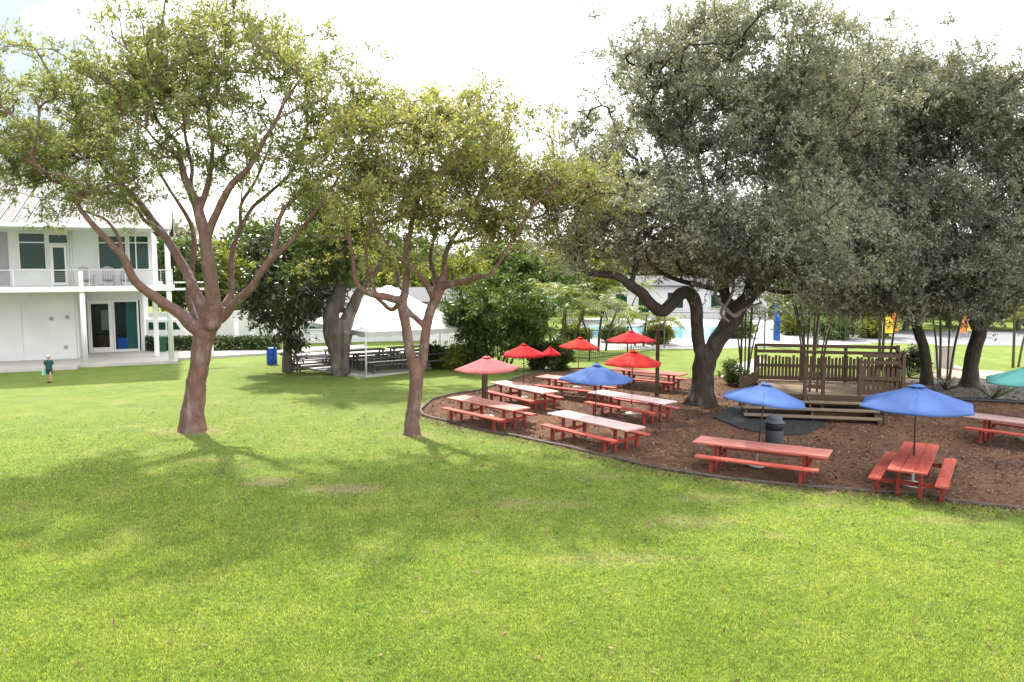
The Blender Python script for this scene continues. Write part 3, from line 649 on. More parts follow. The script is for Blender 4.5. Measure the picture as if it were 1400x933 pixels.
# generic background trees: two kinds copied and scaled
def bg_tree(name, mat, bark, seed, hgt=8.0, ncl=150, leaf=(.34, .2), K=7, mm=10):
    global rng
    rng = np.random.default_rng(seed); random.seed(seed)
    root = empty(name, '', 'tree')
    th = hgt * .3; tp = [Vector((0, 0, -.2)), Vector((.1, 0, th * .5)), Vector((.05, .1, th)), Vector((.2, .1, hgt * .6)), Vector((.1, 0, hgt * .85))]
    LL = [[(p, r) for p, r in zip(smoothpath(tp, 4), np.linspace(.3, .06, 17))]]
    cl = []
    for i in range(ncl):
        q = rng.normal(0, 1, 3); q /= np.linalg.norm(q); q *= rng.uniform(.3, 1) ** .5
        wob = 1 + .3 * noise.noise(Vector(q) * 2.2 + Vector((seed, 0, 0)))
        cl.append((q[0] * hgt * .42 * wob, q[1] * hgt * .42 * wob, hgt * .6 + q[2] * hgt * .38 * wob))
    cl = np.array(cl); PA, rad, paths, li, hr, H = grow(LL, cl, .014)
    m = MB(); m.tube([p for p, r in LL[0]], [r for p, r in LL[0]], 8, .1)
    for ids in paths: m.tube([PA[i] for i in ids], [min(.1, rad[i]) for i in ids], 4)
    m.build('trunk', bark, root, True)
    V, tw = leaf_cloud(cl, cl.mean(0), K, mm, leaf[0], leaf[1], hgt * .1)
    quads_mesh('crown', V, mat, root)
    return root
BGY = bg_tree('background_tree', M['leaf_yel'], M['bark_grey'], 71)
BGM = bg_tree('background_tree', M['leaf_mid'], M['bark_grey'], 72)
BGD = bg_tree('background_tree', M['leaf_oak'], M['bark_grey'], 73)
used = {}
def place_bg(src, u, Y, h, wd, label, group='trees far behind the lawn'):
    o = src if src.name not in used else copy_tree(src)
    used[src.name] = 1
    p = P(u, 400, Y); o.location = (p.x, Y, 0); s = h / 8.0; o.scale = (s * wd, s * wd, s); o.rotation_euler.z = random.uniform(0, 6.28)
    o['label'] = label; o['group'] = group
    return o
place_bg(BGM, 248, 62, 7.5, 1.0, 'mid green tree behind the right corner of the white building')
place_bg(BGY, 300, 66, 7, 1.2, 'yellow-green tree seen behind the forked copper trunk')
place_bg(BGM, 352, 75, 9.5, 1.1, 'mid green tree rising behind the small dark tree')
place_bg(BGY, 418, 78, 9.5, 1.1, 'yellow-green tree between the small dark tree and the grey banyan')
place_bg(BGM, 480, 85, 10.5, 1.1, 'tall green tree behind the grey banyan trunk')
place_bg(BGY, 545, 72, 7.5, 1.2, 'yellow-green tree just behind the peak of the white tent')
place_bg(BGY, 625, 64, 6.6, 1.1, 'bright yellow-green tree right of the white tent')
place_bg(BGM, 695, 68, 7.2, 1.2, 'mid green tree behind the multi-stemmed shrub')
place_bg(BGD, 760, 100, 9.0, 1.3, 'pale grey-green tree far behind the palms')
place_bg(BGD, 835, 115, 9.5, 1.5, 'pale grey-green tree far behind the pool building roof')
place_bg(BGM, 910, 110, 8.5, 1.4, 'green tree far behind the pool house window')
place_bg(BGD, 1000, 105, 9.0, 1.5, 'grey-green tree far beyond the pool behind the oak trunk')
place_bg(BGY, 1120, 100, 8, 1.3, 'yellow-green tree far beyond the stage fence')
place_bg(BGM, 1215, 92, 8, 1.5, 'green tree beyond the road behind the orange flag')
place_bg(BGY, 1300, 90, 7, 1.5, 'yellow-green tree beyond the road between the two right oaks')
place_bg(BGD, 1390, 88, 9, 1.3, 'grey-green tree beyond the road at the right edge')
place_bg(BGM, 1470, 75, 10, 1.3, 'green tree beyond the road outside the right oak')
for u, Y, h, wd, sc, lab in [(585, 105, 8.5, 1.5, BGD, 'grey-green tree far behind the right side of the tent'), (700, 115, 9, 1.7, BGM, 'broad green tree far behind the multi-stemmed shrub'), (955, 96, 7.5, 1.6, BGM, 'broad green tree behind the pool house roof'),
     (1060, 92, 8.5, 1.6, BGD, 'grey-green tree beyond the pool left of the stage palms'), (1165, 84, 7.5, 1.5, BGY, 'yellow-green tree between the pool deck and the road'), (1255, 105, 9.5, 1.7, BGD, 'grey-green tree far beyond the slender right oak'),
     (1345, 82, 6.0, 1.6, BGY, 'low yellow-green tree beyond the road behind the thick right oak'), (1440, 96, 9, 1.6, BGD, 'grey-green tree far beyond the aqua umbrella')]:
    place_bg(sc, u, Y, h, wd, lab)
for u, Y, h, wd, sc, lab in [(745, 66, 6.0, 1.2, BGM, 'green tree just behind the tall bright palm clump'), (795, 78, 7.0, 1.3, BGY, 'yellow-green tree behind the green palm left of the pool house'), (850, 93, 7.5, 1.5, BGM, 'green tree rising over the left end of the pool house'),
     (1135, 68, 5.0, 1.6, BGM, 'rounded green tree beyond the middle of the stage fence'), (1240, 66, 5.2, 1.6, BGY, 'rounded yellow-green tree just left of the slender right oak'), (1300, 70, 5.0, 1.6, BGM, 'rounded green tree between the trunks of the two right oaks'), (1395, 66, 5.5, 1.5, BGM, 'rounded green tree behind the yellow-green palm at the right edge')]:
    place_bg(sc, u, Y, h, wd, lab)
for k, (u, Y, wd, sc, lab) in enumerate([(700, 90, 2.0, BGM, 'low green thicket far behind the tall bright palm clump'), (775, 94, 2.2, BGY, 'low yellow-green thicket far behind the teal canopy'), (872, 95, 2.0, BGM, 'low green thicket far behind the pool palms'), (1030, 93, 2.2, BGY, 'low yellow-green thicket far behind the right stem of the old oak'),
     (1105, 90, 2.2, BGM, 'low green thicket far behind the middle stage palms'), (1180, 94, 2.2, BGD, 'low grey-green thicket far behind the right stage palms'), (1270, 86, 2.2, BGM, 'low green thicket across the road between the right oaks'), (1375, 92, 2.4, BGY, 'low yellow-green thicket across the road right of the thick oak')]):
    place_bg(sc, u, Y, 6.6, wd, lab)
place_bg(BGD, 165, 80, 12, 1.2, 'grey-green tree standing behind the metal roof')

# multi-stemmed shrub by the tables, shrubs along the fence
def shrub(name, label, u, v, ells, ncl, mat, leaf, K, mm, tl, seed, stems=6, cat='shrub', group=None, bark=None):
    global rng
    rng = np.random.default_rng(seed); random.seed(seed)
    B = G(u, v); root = empty(name, label, cat, B, 0, group); px = F / B.y; cl = []
    wts = np.array([e[2] * e[3] for e in ells], float); wts /= wts.sum()
    for i in rng.choice(len(ells), ncl, p=wts):
        eu, ev, ru, rv = ells[i]; q = rng.normal(0, 1, 3); q /= np.linalg.norm(q); q *= rng.uniform(.3, 1) ** .6
        c = P(eu, ev, B.y) - B; cl.append((c.x + q[0] * ru / px, c.y + q[1] * max(.5, ru / px * .7), max(.12, c.z + q[2] * rv / px)))
    cl = np.array(cl); m = MB(); ex = cl[:, 0].max() - cl[:, 0].min(); zt = cl[:, 2].mean()
    LL = []
    for k in range(stems):
        x = (k / max(1, stems - 1) - .5) * ex * .6; p0 = Vector((x * .45, random.uniform(-.2, .2), -.1)); p2 = Vector((x, random.uniform(-.5, .5), zt)); p1 = (p0 + p2) / 2 + Vector((random.gauss(0, .1), random.gauss(0, .1), 0))
        pts = smoothpath([p0, p1, p2], 4); m.tube(pts, [.05 - .03 * i / len(pts) for i in range(len(pts))], 6); LL.append([(p, .04) for p in pts])
    PA, rad, paths, li, hr, H = grow(LL, cl, .008)
    for ids in paths: m.tube([PA[i] for i in ids], [min(.04, rad[i]) for i in ids], 4)
    m.build('stems', bark or M['bark_grey'], root, True)
    V, tw = leaf_cloud(cl, cl.mean(0), K, mm, leaf[0], leaf[1], tl); quads_mesh('crown', V, mat, root)
    return root
shrub('multi_stem_shrub', 'tall dark green multi-stemmed shrub behind the red umbrellas', 678, 505, [(680, 425, 68, 42), (650, 440, 38, 30), (715, 445, 40, 32), (690, 465, 55, 22)], 230, M['leaf_mid'], (.22, .09), 8, 12, .55, 81, 9)
for i, (u, v, ru, h, lab) in enumerate([(598, 503, 16, 26, 'low leafy green shrub at the tent corner beside the double trunk'), (626, 505, 17, 28, 'low leafy green shrub in the middle of the row before the white fence'), (652, 506, 15, 26, 'low leafy green shrub just left of the salmon umbrella'),
                                    (737, 505, 18, 34, 'bushy green shrub behind the deep red umbrella'), (762, 506, 20, 38, 'bushy green shrub at the left end of the black pool fence')]):
    shrub('low_shrub', lab, u, v, [(u, v - h * .52, ru, h * .5)], 46, [M['leaf_mid'], M['leaf_yel'], M['leaf_mid'], M['leaf_dark'], M['leaf_mid']][i], (.2, .085), 7, 10, .34, 90 + i, 4, 'shrub', 'shrubs along the back of the lawn')

# palms
def frond(V, p0, d, L, droop, nl, ll, lw):
    d = Vector(d).normalized(); h = Vector((d.x, d.y, 0)).normalized() if abs(d.z) < .98 else Vector((1, 0, 0)); side = h.cross(Vector((0, 0, 1)))
    pts = []
    for i in range(nl + 1):
        t = i / nl; pts.append(Vector(p0) + d * L * t - Vector((0, 0, 1)) * droop * L * t * t)
    for i in range(2, nl + 1):
        p = pts[i]; ax = (pts[i] - pts[i - 1]).normalized(); s = math.sin(math.pi * min(1, .12 + .88 * i / nl)) * .8 + .25
        for sg in (-1, 1):
            q = (side * sg * .85 + ax * .55 + Vector((0, 0, random.uniform(-.45, .1)))).normalized(); e = p + q * ll * s; wv = ax * lw
            mid = p + q * ll * s * .5 + Vector((0, 0, .02))
            V.append([p, mid + wv, e - Vector((0, 0, .12 * ll)), mid - wv])
    return pts
def palm(name, label, loc, stems, nf, L, seed, group, ll=.55, lw=.03, mat=None):
    random.seed(seed); root = empty(name, label, 'palm', loc, 0, group); V = []; fm = MB()
    for (x, y, hx, hy, h, r) in stems:
        pts = smoothpath([Vector((x, y, -.1)), Vector((x + hx * .35, y + hy * .35, h * .5)), Vector((x + hx, y + hy, h))], 5)
        MB().tube(pts, [r * (1.15 - .35 * i / len(pts)) for i in range(len(pts))], 7).build('stem', M['stem_green'], root, True)
        for k in range(nf):
            a = 2 * math.pi * (k + random.random() * .6) / nf; e = random.uniform(.25, 1.2)
            rp = frond(V, pts[-1], (math.cos(a), math.sin(a), e), L * random.uniform(.75, 1.15), random.uniform(.35, .75), 13, ll, lw)
            fm.tube(rp, [.018 - .013 * i / len(rp) for i in range(len(rp))], 4)
    fm.build('frond_rib', M['stem_green'], root, True)
    quads_mesh('fronds', np.array([[p[:] for p in q] for q in V]), mat or M['leaf_palm'], root)
    return root
pg = 'palms around the pool and stage'
for (u, Y, sts, nf, L, sd, mt, lab) in [
    (818, 50, [(0, 0, .3, 0, 3.0, .08), (.5, .3, .7, .2, 2.5, .07), (-.5, .2, -.6, .1, 2.3, .07)], 13, 2.1, 3, 'leaf_palm', 'bright green palm with arching fronds left of the pool house'),
    (768, 48, [(0, 0, .2, 0, 3.1, .08), (.6, .2, .8, 0, 2.6, .07), (-.5, .2, -.7, .1, 2.8, .07), (.2, .4, .1, .3, 3.6, .07)], 12, 2.0, 4, 'leaf_palm', 'bright green palm clump behind the black fence near the teal canopy'),
    (880, 53, [(0, 0, .2, 0, 2.1, .07), (.6, .2, .9, 0, 1.7, .06), (-.5, .2, -.6, .1, 1.9, .06)], 12, 1.8, 5, 'leaf_yel', 'yellowing palm clump behind the highest red umbrella'),
    (722, 54, [(0, 0, .2, 0, 3.4, .08), (.6, .2, .6, 0, 3.9, .07), (-.8, .2, -.9, 0, 3.0, .07)], 12, 2.0, 6, 'leaf_yel', 'tall bright palm clump between the shrub and the red umbrella'),
    (845, 74, [(0, 0, .2, 0, 3.0, .08), (.9, .2, 1.2, 0, 3.4, .07), (-.9, .2, -1.1, 0, 2.6, .07)], 12, 2.2, 7, 'leaf_palm', 'palm clump on the far side of the pool'),
    (1075, 62, [(0, 0, .2, 0, 2.6, .08), (.9, .2, 1.2, 0, 2.2, .07)], 12, 2.0, 8, 'leaf_palm', 'palm by the pool deck behind the blue flag')]:
    palm('palm_tree', lab, P(u, 452, Y).xy.to_3d(), sts, nf, L, sd, pg, .62, .05, M[mt])
for k, (u, v, ru, h, mt, lab) in enumerate([(785, 474, 20, 26, 'leaf_yel', 'bright yellow-green shrub behind the left end of the black fence'), (838, 468, 16, 16, 'leaf_mid', 'low green shrub behind the black fence below the green palm'), (900, 470, 15, 22, 'leaf_yel', 'bright spiky shrub behind the black fence left of the wooden post'),
        (1010, 462, 20, 20, 'leaf_mid', 'green shrub on the pool deck behind the right oak stem'), (1140, 464, 30, 26, 'leaf_mid', 'broad green shrub beyond the stage fence'), (1195, 462, 26, 24, 'leaf_yel', 'yellow-green shrub beyond the right end of the stage fence'), (1090, 458, 24, 22, 'leaf_yel', 'yellow-green shrub beside the blue flag')]):
    shrub('garden_shrub', lab, u, v, [(u, v - h * .55, ru, h * .5)], 60, M[mt], (.26, .11), 7, 9, .45, 120 + k, 4, 'shrub', 'shrubs around the pool')
def clump(u, v, n, seed, label, h=4.2, sp=1.0, nf=5, mat=None):
    random.seed(seed + 500); b = G(u, v); st = []
    for k in range(n):
        a = (k + .5) / n * 2 - 1; st.append((a * .45 * sp, random.uniform(-.3, .3), a * 1.1 * sp + random.gauss(0, .15), random.uniform(-.5, .5), h * random.uniform(.8, 1.15), random.uniform(.035, .06)))
    return palm('clumping_palm', label, b, st, nf, 1.5, seed, pg, .5, .028, mat)
clump(1017, 521, 5, 11, 'thin-stemmed palm clump between the oak and the stage', 3.6, .5, mat=M['leaf_mid'])
clump(1108, 509, 9, 12, 'thin-stemmed palm clump fanning up behind the middle of the stage fence', 4.6, 1.1, mat=M['leaf_mid'])
clump(1208, 506, 6, 13, 'thin-stemmed palm clump behind the right end of the stage fence', 4.4, .7, mat=M['leaf_mid'])
clump(1288, 520, 4, 14, 'few slim palm stems beside the slender right oak', 3.8, .7, mat=M['leaf_mid'])
palm('palm_tree', 'yellow-green palm with drooping fronds beyond the aqua umbrella', G(1385, 503), [(0, 0, -.1, 0, 3.0, .07), (.4, .2, .5, 0, 2.6, .06)], 10, 1.6, 15, pg, mat=M['leaf_yel'])
def spiky(u, v, L, n, seed, label):
    random.seed(seed); b = G(u, v); root = empty('spiky_plant', label, 'plant', b, 0, 'spiky plants under the right oaks'); V = []
    for k in range(n):
        a = random.uniform(0, 6.28); e = random.uniform(.35, 1.6); d = Vector((math.cos(a), math.sin(a), e)).normalized(); s = d.orthogonal().normalized() * .045; l = L * random.uniform(.7, 1.1)
        V.append([Vector((0, 0, .02)) - s * .6, Vector((0, 0, .02)) + s * .6, d * l * .5 + s + Vector((0, 0, .04)), d * l * .5 - s + Vector((0, 0, .04))]); V.append([d * l * .5 - s + Vector((0, 0, .04)), d * l * .5 + s + Vector((0, 0, .04)), d * l, d * l])
        V[-1][3] = d * l + s * .05
    quads_mesh('leaves', np.array([[p[:] for p in q] for q in V]), M['leaf_dark'], root)
spiky(1293, 534, .9, 26, 1, 'dark spiky plant between the trunks of the two right oaks')
spiky(1358, 546, .95, 30, 2, 'dark spiky plant left of the aqua umbrella')
spiky(1243, 516, .8, 22, 3, 'dark spiky plant at the right end of the stage')
shrub('low_shrub', 'low dark shrub beyond the right end of the stage fence', 1247, 507, [(1247, 493, 17, 13)], 40, M['leaf_dark'], (.18, .08), 7, 9, .34, 97, 4, 'shrub', 'shrubs along the back of the lawn')
shrub('low_shrub', 'small spindly green shrub at the left end of the stage', 1002, 527, [(1003, 510, 14, 15)], 28, M['leaf_mid'], (.18, .06), 7, 8, .34, 98, 4, 'shrub', 'shrubs along the back of the lawn')

# ------------------------------------------------------------------ picnic tables
def make_table(name, mat, pmat, label, group, L=3.42):
    r = empty(name, label, 'picnic table', group=group)
    t = MB()
    for k in range(3): t.box((0, (k - 1) * .283, .73), (L, .265, .045))
    t.build('tabletop', mat, r, bevel=.006)
    for s in (-1, 1):
        b = MB(); b.box((0, s * .70, .435), (L * .90, .27, .05)); b.build('bench', mat, r, bevel=.006)
    for x in (-1.12, 1.12):
        for s in (-1, 1):
            MB().b2(x - .04, x + .04, s * .24 - .04, s * .24 + .04, .001, .66).build('leg', pmat, r, bevel=.004)
            MB().b2(x - .035, x + .035, s * .70 - .055, s * .70 + .055, .001, .409).build('bench_leg', pmat, r, bevel=.004)
        MB().b2(x - .045, x + .045, -.40, .40, .661, .706).build('cleat', pmat, r)
        MB().b2(x + .042, x + .08, -.63, .63, .26, .36).build('crossbeam', pmat, r)
    return r
T0 = make_table('picnic_table', M['red'], M['redpost'], '', 'red picnic tables on the mulch')
tabs = [((622, 542.5), (715, 560.5), 'red picnic table under the salmon umbrella at the tip of the mulch'),
        ((680, 522), (752, 537), 'red picnic table just behind the salmon umbrella table'),
        ((742, 514.5), (832, 524), 'red picnic table partly hidden behind the blue umbrella nearest the lawn tree'),
        ((807, 534.5), (924, 552.5), 'pale-topped red picnic table under the broad red umbrella, left of the oak trunk'),
        ((757, 563), (874, 588), 'pale-topped red picnic table under the blue umbrella beside the lawn edge'),
        ((850, 505), (925, 512), 'dark red picnic table beside the brown wooden post'),
        ((960, 601.5), (1127, 620), 'red picnic table in front of the grey trash can'),
        ((1240, 645.5), (1260, 607), 'coral red picnic table pointing end-on to the lawn under the large blue umbrella'),
        ((1322, 567), (1420, 579), 'red picnic table cut by the right edge of the picture')]
TB = []
for i, (a, b, lab) in enumerate(tabs):
    o = T0 if i == 0 else copy_tree(T0)
    A, B_ = G(*a, .75), G(*b, .75); d = B_ - A
    c = (A + B_) / 2
    if i == 8: c = A + d.normalized() * 1.71
    o.location = (c.x, c.y, .02); o.rotation_euler.z = math.atan2(d.y, d.x); o['label'] = lab; TB.append(o)
    tm = {0: 'top_mid', 1: 'top_pale', 6: 'top_mid', 3: 'top_pale', 4: 'top_pale', 8: 'top_pale', 2: 'top_mid'}.get(i, 'red')
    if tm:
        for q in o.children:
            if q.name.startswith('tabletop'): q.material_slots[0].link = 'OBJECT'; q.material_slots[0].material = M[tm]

# ------------------------------------------------------------------ umbrellas
def make_umbrella(mat, col):
    r = empty('patio_umbrella', '', 'umbrella', group='patio umbrellas over the tables')
    # unit umbrella: canopy radius 1.25, apex height 2.33
    zt, ze, Rr = 2.30, 1.86, 1.25
    MB().tube([(0, 0, .04), (0, 0, 2.3)], [.021, .019], 10).build('pole', M['pole'], r, True)
    c = MB(); n = 6; rings = 5; sub = 6
    for g in range(n):
        k0 = len(c.v); ex = []
        for i in range(rings + 2):
            t = min(1, .10 + .90 * i / rings); z = zt - (zt - ze) * t
            for q in range(sub + 1):
                ph = q / sub; a0 = 2 * math.pi * g / n; a1 = a0 + 2 * math.pi / n
                x = Rr * t * (math.cos(a0) * (1 - ph) + math.cos(a1) * ph); y = Rr * t * (math.sin(a0) * (1 - ph) + math.sin(a1) * ph)
                sg = math.sin(math.pi * ph) * t; zz_ = z - .03 * sg - .012 * math.sin(math.pi * t)
                if i == rings + 1: zz_ -= .045
                elif i == rings: x *= 1 - .02 * sg; y *= 1 - .02 * sg
                c.v.append((x, y, zz_))
        w_ = sub + 1
        for i in range(rings + 1):
            for q in range(sub): a = k0 + i * w_ + q; c.f.append((a, a + w_, a + w_ + 1, a + 1))
    co_ = c.build('canopy', mat, r, True)
    sd = co_.modifiers.new('thick', 'SOLIDIFY'); sd.thickness = .006
    vt = MB(); 
    for i, (rr, z) in enumerate(((.012, 2.322), (.09, 2.303), (.165, 2.272))):
        for k in range(12): vt.v.append((rr * math.cos(k * math.pi / 6), rr * math.sin(k * math.pi / 6), z))
    for i in range(2):
        for k in range(12): vt.f.append((i * 12 + k, i * 12 + k + 12, i * 12 + (k + 1) % 12 + 12, i * 12 + (k + 1) % 12))
    vt.build('vent', mat, r, True)
    MB().lathe([(.012, 2.32), (.022, 2.345), (.014, 2.375), (.004, 2.39)], 10).build('finial', M['pole'], r, True)
    for k in range(6):
        a = 2 * math.pi * k / 6; e = (Rr * .97 * math.cos(a), Rr * .97 * math.sin(a), ze - .02)
        b = MB(); b.beam((.03 * math.cos(a), .03 * math.sin(a), zt - .03), e, .014, .02); b.build('rib', M['pole'], r)
        b = MB(); b.beam((.03 * math.cos(a), .03 * math.sin(a), 1.72), (Rr * .5 * math.cos(a), Rr * .5 * math.sin(a), zt - (zt - ze) * .52), .012, .016); b.build('strut', M['pole'], r)
    MB().lathe([(.24, 0), (.25, .03), (.22, .06), (.06, .09), (.035, .11)], 24).build('base', M['basewhite'], r, True)
    MB().lathe([(.03, .10), (.032, .34), (.022, .36)], 12).build('sleeve', M['basewhite'], r, True)
    return r
UM = {k: make_umbrella(M[k], k) for k in ('c_salmon', 'c_red', 'c_red2', 'c_blue', 'c_aqua')}
uu = {}
def place_umb(kind, loc, apexz, width, label, tilt=(0, 0), rz=0):
    o = UM[kind] if kind not in uu else copy_tree(UM[kind]); uu[kind] = 1
    s = width / 2.45; o.location = (loc[0], loc[1], .012); o.scale = (s, s, (apexz - .012) / 2.34); o.rotation_euler = (R(tilt[0]), R(tilt[1]), rz); o['label'] = label
def umb_px(kind, u0, v0, au, av, wpx, label, tilt=(0, 0), rz=0, Y=None):
    b = G(u0, v0); z = P(au, av, b.y).z
    place_umb(kind, b, z, wpx / F * (b.y + .3), label, tilt, rz)
umb_px('c_salmon', 667, 571, 663, 486, 88, 'faded salmon pink umbrella at the tip of the mulch, nearest the tent', (0, -1), .2)
umb_px('c_red', 716, 545, 714, 469, 62, 'deep red umbrella between the salmon umbrella and the dark shrub', (0, 0), .5)
umb_px('c_red2', 789, 531, 789, 460, 56, 'bright red umbrella in front of the left end of the black pool fence', (0, 3), .1)
umb_px('c_red', 862, 521, 862, 451, 66, 'highest red umbrella in front of the pool, left of the wooden post', (0, 0), .9)
umb_px('c_red2', 863, 567, 863, 478, 84, 'broad bright red umbrella standing over the pale-topped table left of the oak', (0, 1), .3)
umb_px('c_blue', 813, 600, 812, 496, 101, 'blue umbrella with white base beside the lawn edge, furthest left of the blue ones', (0, 1), .05)
umb_px('c_blue', 1033, 638, 1045, 522, 121, 'leaning blue umbrella on a white base in front of the grey trash can', (0, 6), .2)
b8 = (TB[7].location + Vector((.0, .05, 0))); place_umb('c_blue', b8, P(1250, 524, b8.y).z, 143 / F * 21.1, 'large blue umbrella rising through the end-on coral table', (0, 0), .02)
umb_px('c_aqua', 1404, 602, 1406, 499, 112, 'pale aqua umbrella cut by the right edge of the picture', (0, -2), .0)
umb_px('c_red', 752, 528, 752, 473, 30, 'small half-hidden red umbrella behind the deep red one, beside the fence shrub', (0, 0), .3)

# trash can
M['can_body'] = pm('dark_grey_can', (.075, .085, .10), (.05, .058, .07), 6, .6, .3, .1)
p = G(1058, 607); r = empty('trash_can', 'grey trash can with a dark domed lid beside the black mat', 'trash can', p + Vector((0, 0, .02)))
MB().lathe([(.24, 0), (.25, .02), (.27, .42), (.27, .44)], 24).build('body', M['can_body'], r, True)
MB().lathe([(.272, .43), (.275, .62), (.27, .64)], 24).build('liner', M['canband'], r, True)
MB().lathe([(.30, .64), (.31, .67), (.24, .70), (.23, .80), (.20, .86), (.02, .88)], 24).build('lid', M['can_body'], r, True)
for s in (-1, 1): MB().box((s * .295, 0, .6), (.05, .14, .03)).build('handle', M['candark'], r)
# wooden posts
for (u, v, tv, rr, lab) in [(898, 543, 453, .085, 'brown wooden post left of the oak trunk'), (662, 556, 500, .10, 'thick dark wooden post behind the salmon umbrella')]:
    b = G(u, v); h = P(u, tv, b.y).z; r = empty('wooden_post', lab, 'post', b)
    MB().lathe([(rr * 1.05, -.1), (rr, .3), (rr * .93, h - .02), (rr * .8, h)], 10).build('post_shaft', M['wood'], r, True)
    MB().lathe([(rr * 1.1, h + .001), (rr * 1.1, h + .03), (rr * .5, h + .06)], 10).build('cap', M['wood'], r, True)

# ------------------------------------------------------------------ wooden stage
p0 = G(1213, 583); ang = R(-12); r = empty('wooden_stage', 'weathered timber stage with slatted back fence and wide front steps', 'stage', (p0.x, p0.y, 0), ang)
# local x: to the left is negative; y: away
X0, X1, DF, DB, DH, SX = -3.9, 1.15, 1.9, 5.3, .75, -4.7
for k in range(3):
    m = MB(); y = .22 + k * .46; z = .19 * (k + 1) - .02
    m.box(((SX - .1) / 2, y, z), (-SX - .1, .17, .045)); m.box(((SX - .1) / 2, y + .19, z), (-SX - .1, .17, .045)); m.build('step', M['decking'], r)
    MB().box(((SX - .1) / 2, y + .29, z - .09), (-SX - .3, .02, .13)).build('riser', M['wood'], r)
for x in (SX + .1, SX / 2, -.25):
    m = MB(); pr = [(.1, .01), (DF - .02, .01), (DF - .02, .68), (1.5, .68)]; m.v = [(x - .03, a, b) for a, b in pr] + [(x + .03, a, b) for a, b in pr]
    m.f = [(3, 2, 1, 0), (4, 5, 6, 7), (0, 1, 5, 4), (1, 2, 6, 5), (2, 3, 7, 6), (3, 0, 4, 7)]; m.build('stringer', M['wood'], r)
m = MB(); nb = 24
for k in range(nb): m.box(((X0 + X1) / 2, DF + .07 + (DB - DF) * k / nb, DH - .022), (X1 - X0, (DB - DF) / nb - .012, .04))
m.build('deck_floor', M['decking'], r)
MB().box(((X0 + X1) / 2, DF - .005, DH - .19), (X1 - X0, .05, .28)).build('fascia', M['wood'], r)
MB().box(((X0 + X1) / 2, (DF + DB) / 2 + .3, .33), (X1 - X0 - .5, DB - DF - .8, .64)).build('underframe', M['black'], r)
FH = 1.45
def picket_run(a, b, h, gap=.135, w=.108, rails=True, top=1.0, base=DH):
    a, b = Vector(a), Vector(b); d = b - a; L = d.length; rz = math.atan2(d.y, d.x); nrm = Vector((-math.sin(rz), math.cos(rz), 0)); m = MB()
    n_ = int(L / gap)
    for k in range(n_):
        q = a + d * ((k + .5) / n_); hh = top * random.uniform(.92, 1.04)
        m.box((q.x, q.y, base + hh / 2 + .03), (w * random.uniform(.85, 1.05), .022, hh), rz + random.gauss(0, .01), 0, random.gauss(0, .012))
    m.build('pickets', M['wood'], r)
    for z in ((.12, .62, 1.2, h) if rails else (.25, .72)):
        q = (a + b) / 2 + nrm * -.035; MB().box((q.x, q.y, base + z), (L, .04, .13), rz).build('rail', M['wood'], r)
    return rz
random.seed(5)
picket_run((X0 + .05, DB - .1, 0), (X1 + .35, DB - .1, 0), FH)
picket_run((X1 + .3, DB - .2, 0), (X1 - .25, DF + .3, 0), FH)
picket_run((-.45, DF + .12, 0), (X1 - .3, DF + .12, 0), FH, .15)
picket_run((X0 + .1, DB - .4, 0), (X0 - .7, DF + 1.0, 0), .8, .16, .13, False, .85, .3)
picket_run((-2.35, DF + .15, 0), (-1.85, DF + .15, 0), .8, .17, .09, False, 1.05)
for (x, y, h) in [(X0, DB - .05, FH), (-2.1, DB - .02, FH), (-.4, DB - .02, FH), (X1 + .4, DB - .05, FH + .05), (X1 - .2, DF + .1, FH), (-.52, DF + .06, FH * .9), (-2.42, DF + .06, FH * .75), (-1.78, DF + .06, FH * .75), (X0 - .75, DF + .9, .5)]:
    MB().b2(x - .06, x + .06, y - .06, y + .06, .01, DH + h + .03).build('fence_post', M['wood'], r, bevel=.006)
MB().b2(-.12, .0, .0, .12, 0.01, 1.15).build('step_post', M['wood'], r, bevel=.006)
MB().b2(-2.55, -2.43, 1.3, 1.42, 0.01, .95).build('step_post', M['wood'], r, bevel=.006)

# ------------------------------------------------------------------ white building
q1, q2 = G(117, 498, .15), G(234.7, 493, .15); dv = q2 - q1; AN = math.atan2(dv.y, dv.x); AX = Vector((math.cos(AN), math.sin(AN), 0)); AY = Vector((-math.sin(AN), math.cos(AN), 0))
BO = Vector((q1.x, q1.y, 0))
def L2(u, v, y):                         # local x, z where the sight line meets the facade plane at depth y
    d = ray(u, v); o = Vector((0, 0, CAMZ)) - BO; t = (y - o.dot(AY)) / d.dot(AY); w_ = o + d * t
    return w_.dot(AX), w_.z
bl = empty('school_building', 'white two-storey building with balcony and pale metal roof', 'building', BO, AN)
FW = 3.1; XR = L2(208, 350, FW)[0]; XW = L2(103, 440, FW)[0]; XG = L2(192, 440, 6.0)[0]; XL = -14.0; SB, ST, EZ = 4.05, 4.33, 7.45
m = MB(); m.b2(XL, XW, FW, 13, .152, SB); m.build('ground_floor_wall', M['white'], bl)
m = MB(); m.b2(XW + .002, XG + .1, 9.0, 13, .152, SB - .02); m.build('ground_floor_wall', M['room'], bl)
m = MB(); m.b2(XL, XR, FW, 13, ST, EZ); m.build('upper_wall', M['white'], bl)
m = MB(); m.b2(XL, 4.55, -.12, FW - .002, SB, ST); m.b2(XW, XG + 1.2, FW, 13, SB, ST - .003); m.build('balcony_slab', M['trim'], bl, bevel=.01)
MB().b2(XL, XG + .5, .1, 12.5, SB - .03, SB - .004).build('soffit', M['soffit'], bl)
rf = MB(); RY, RZ = 7.5, 10.2; eo = -.75; rz0 = EZ + .12; xr = 4.5
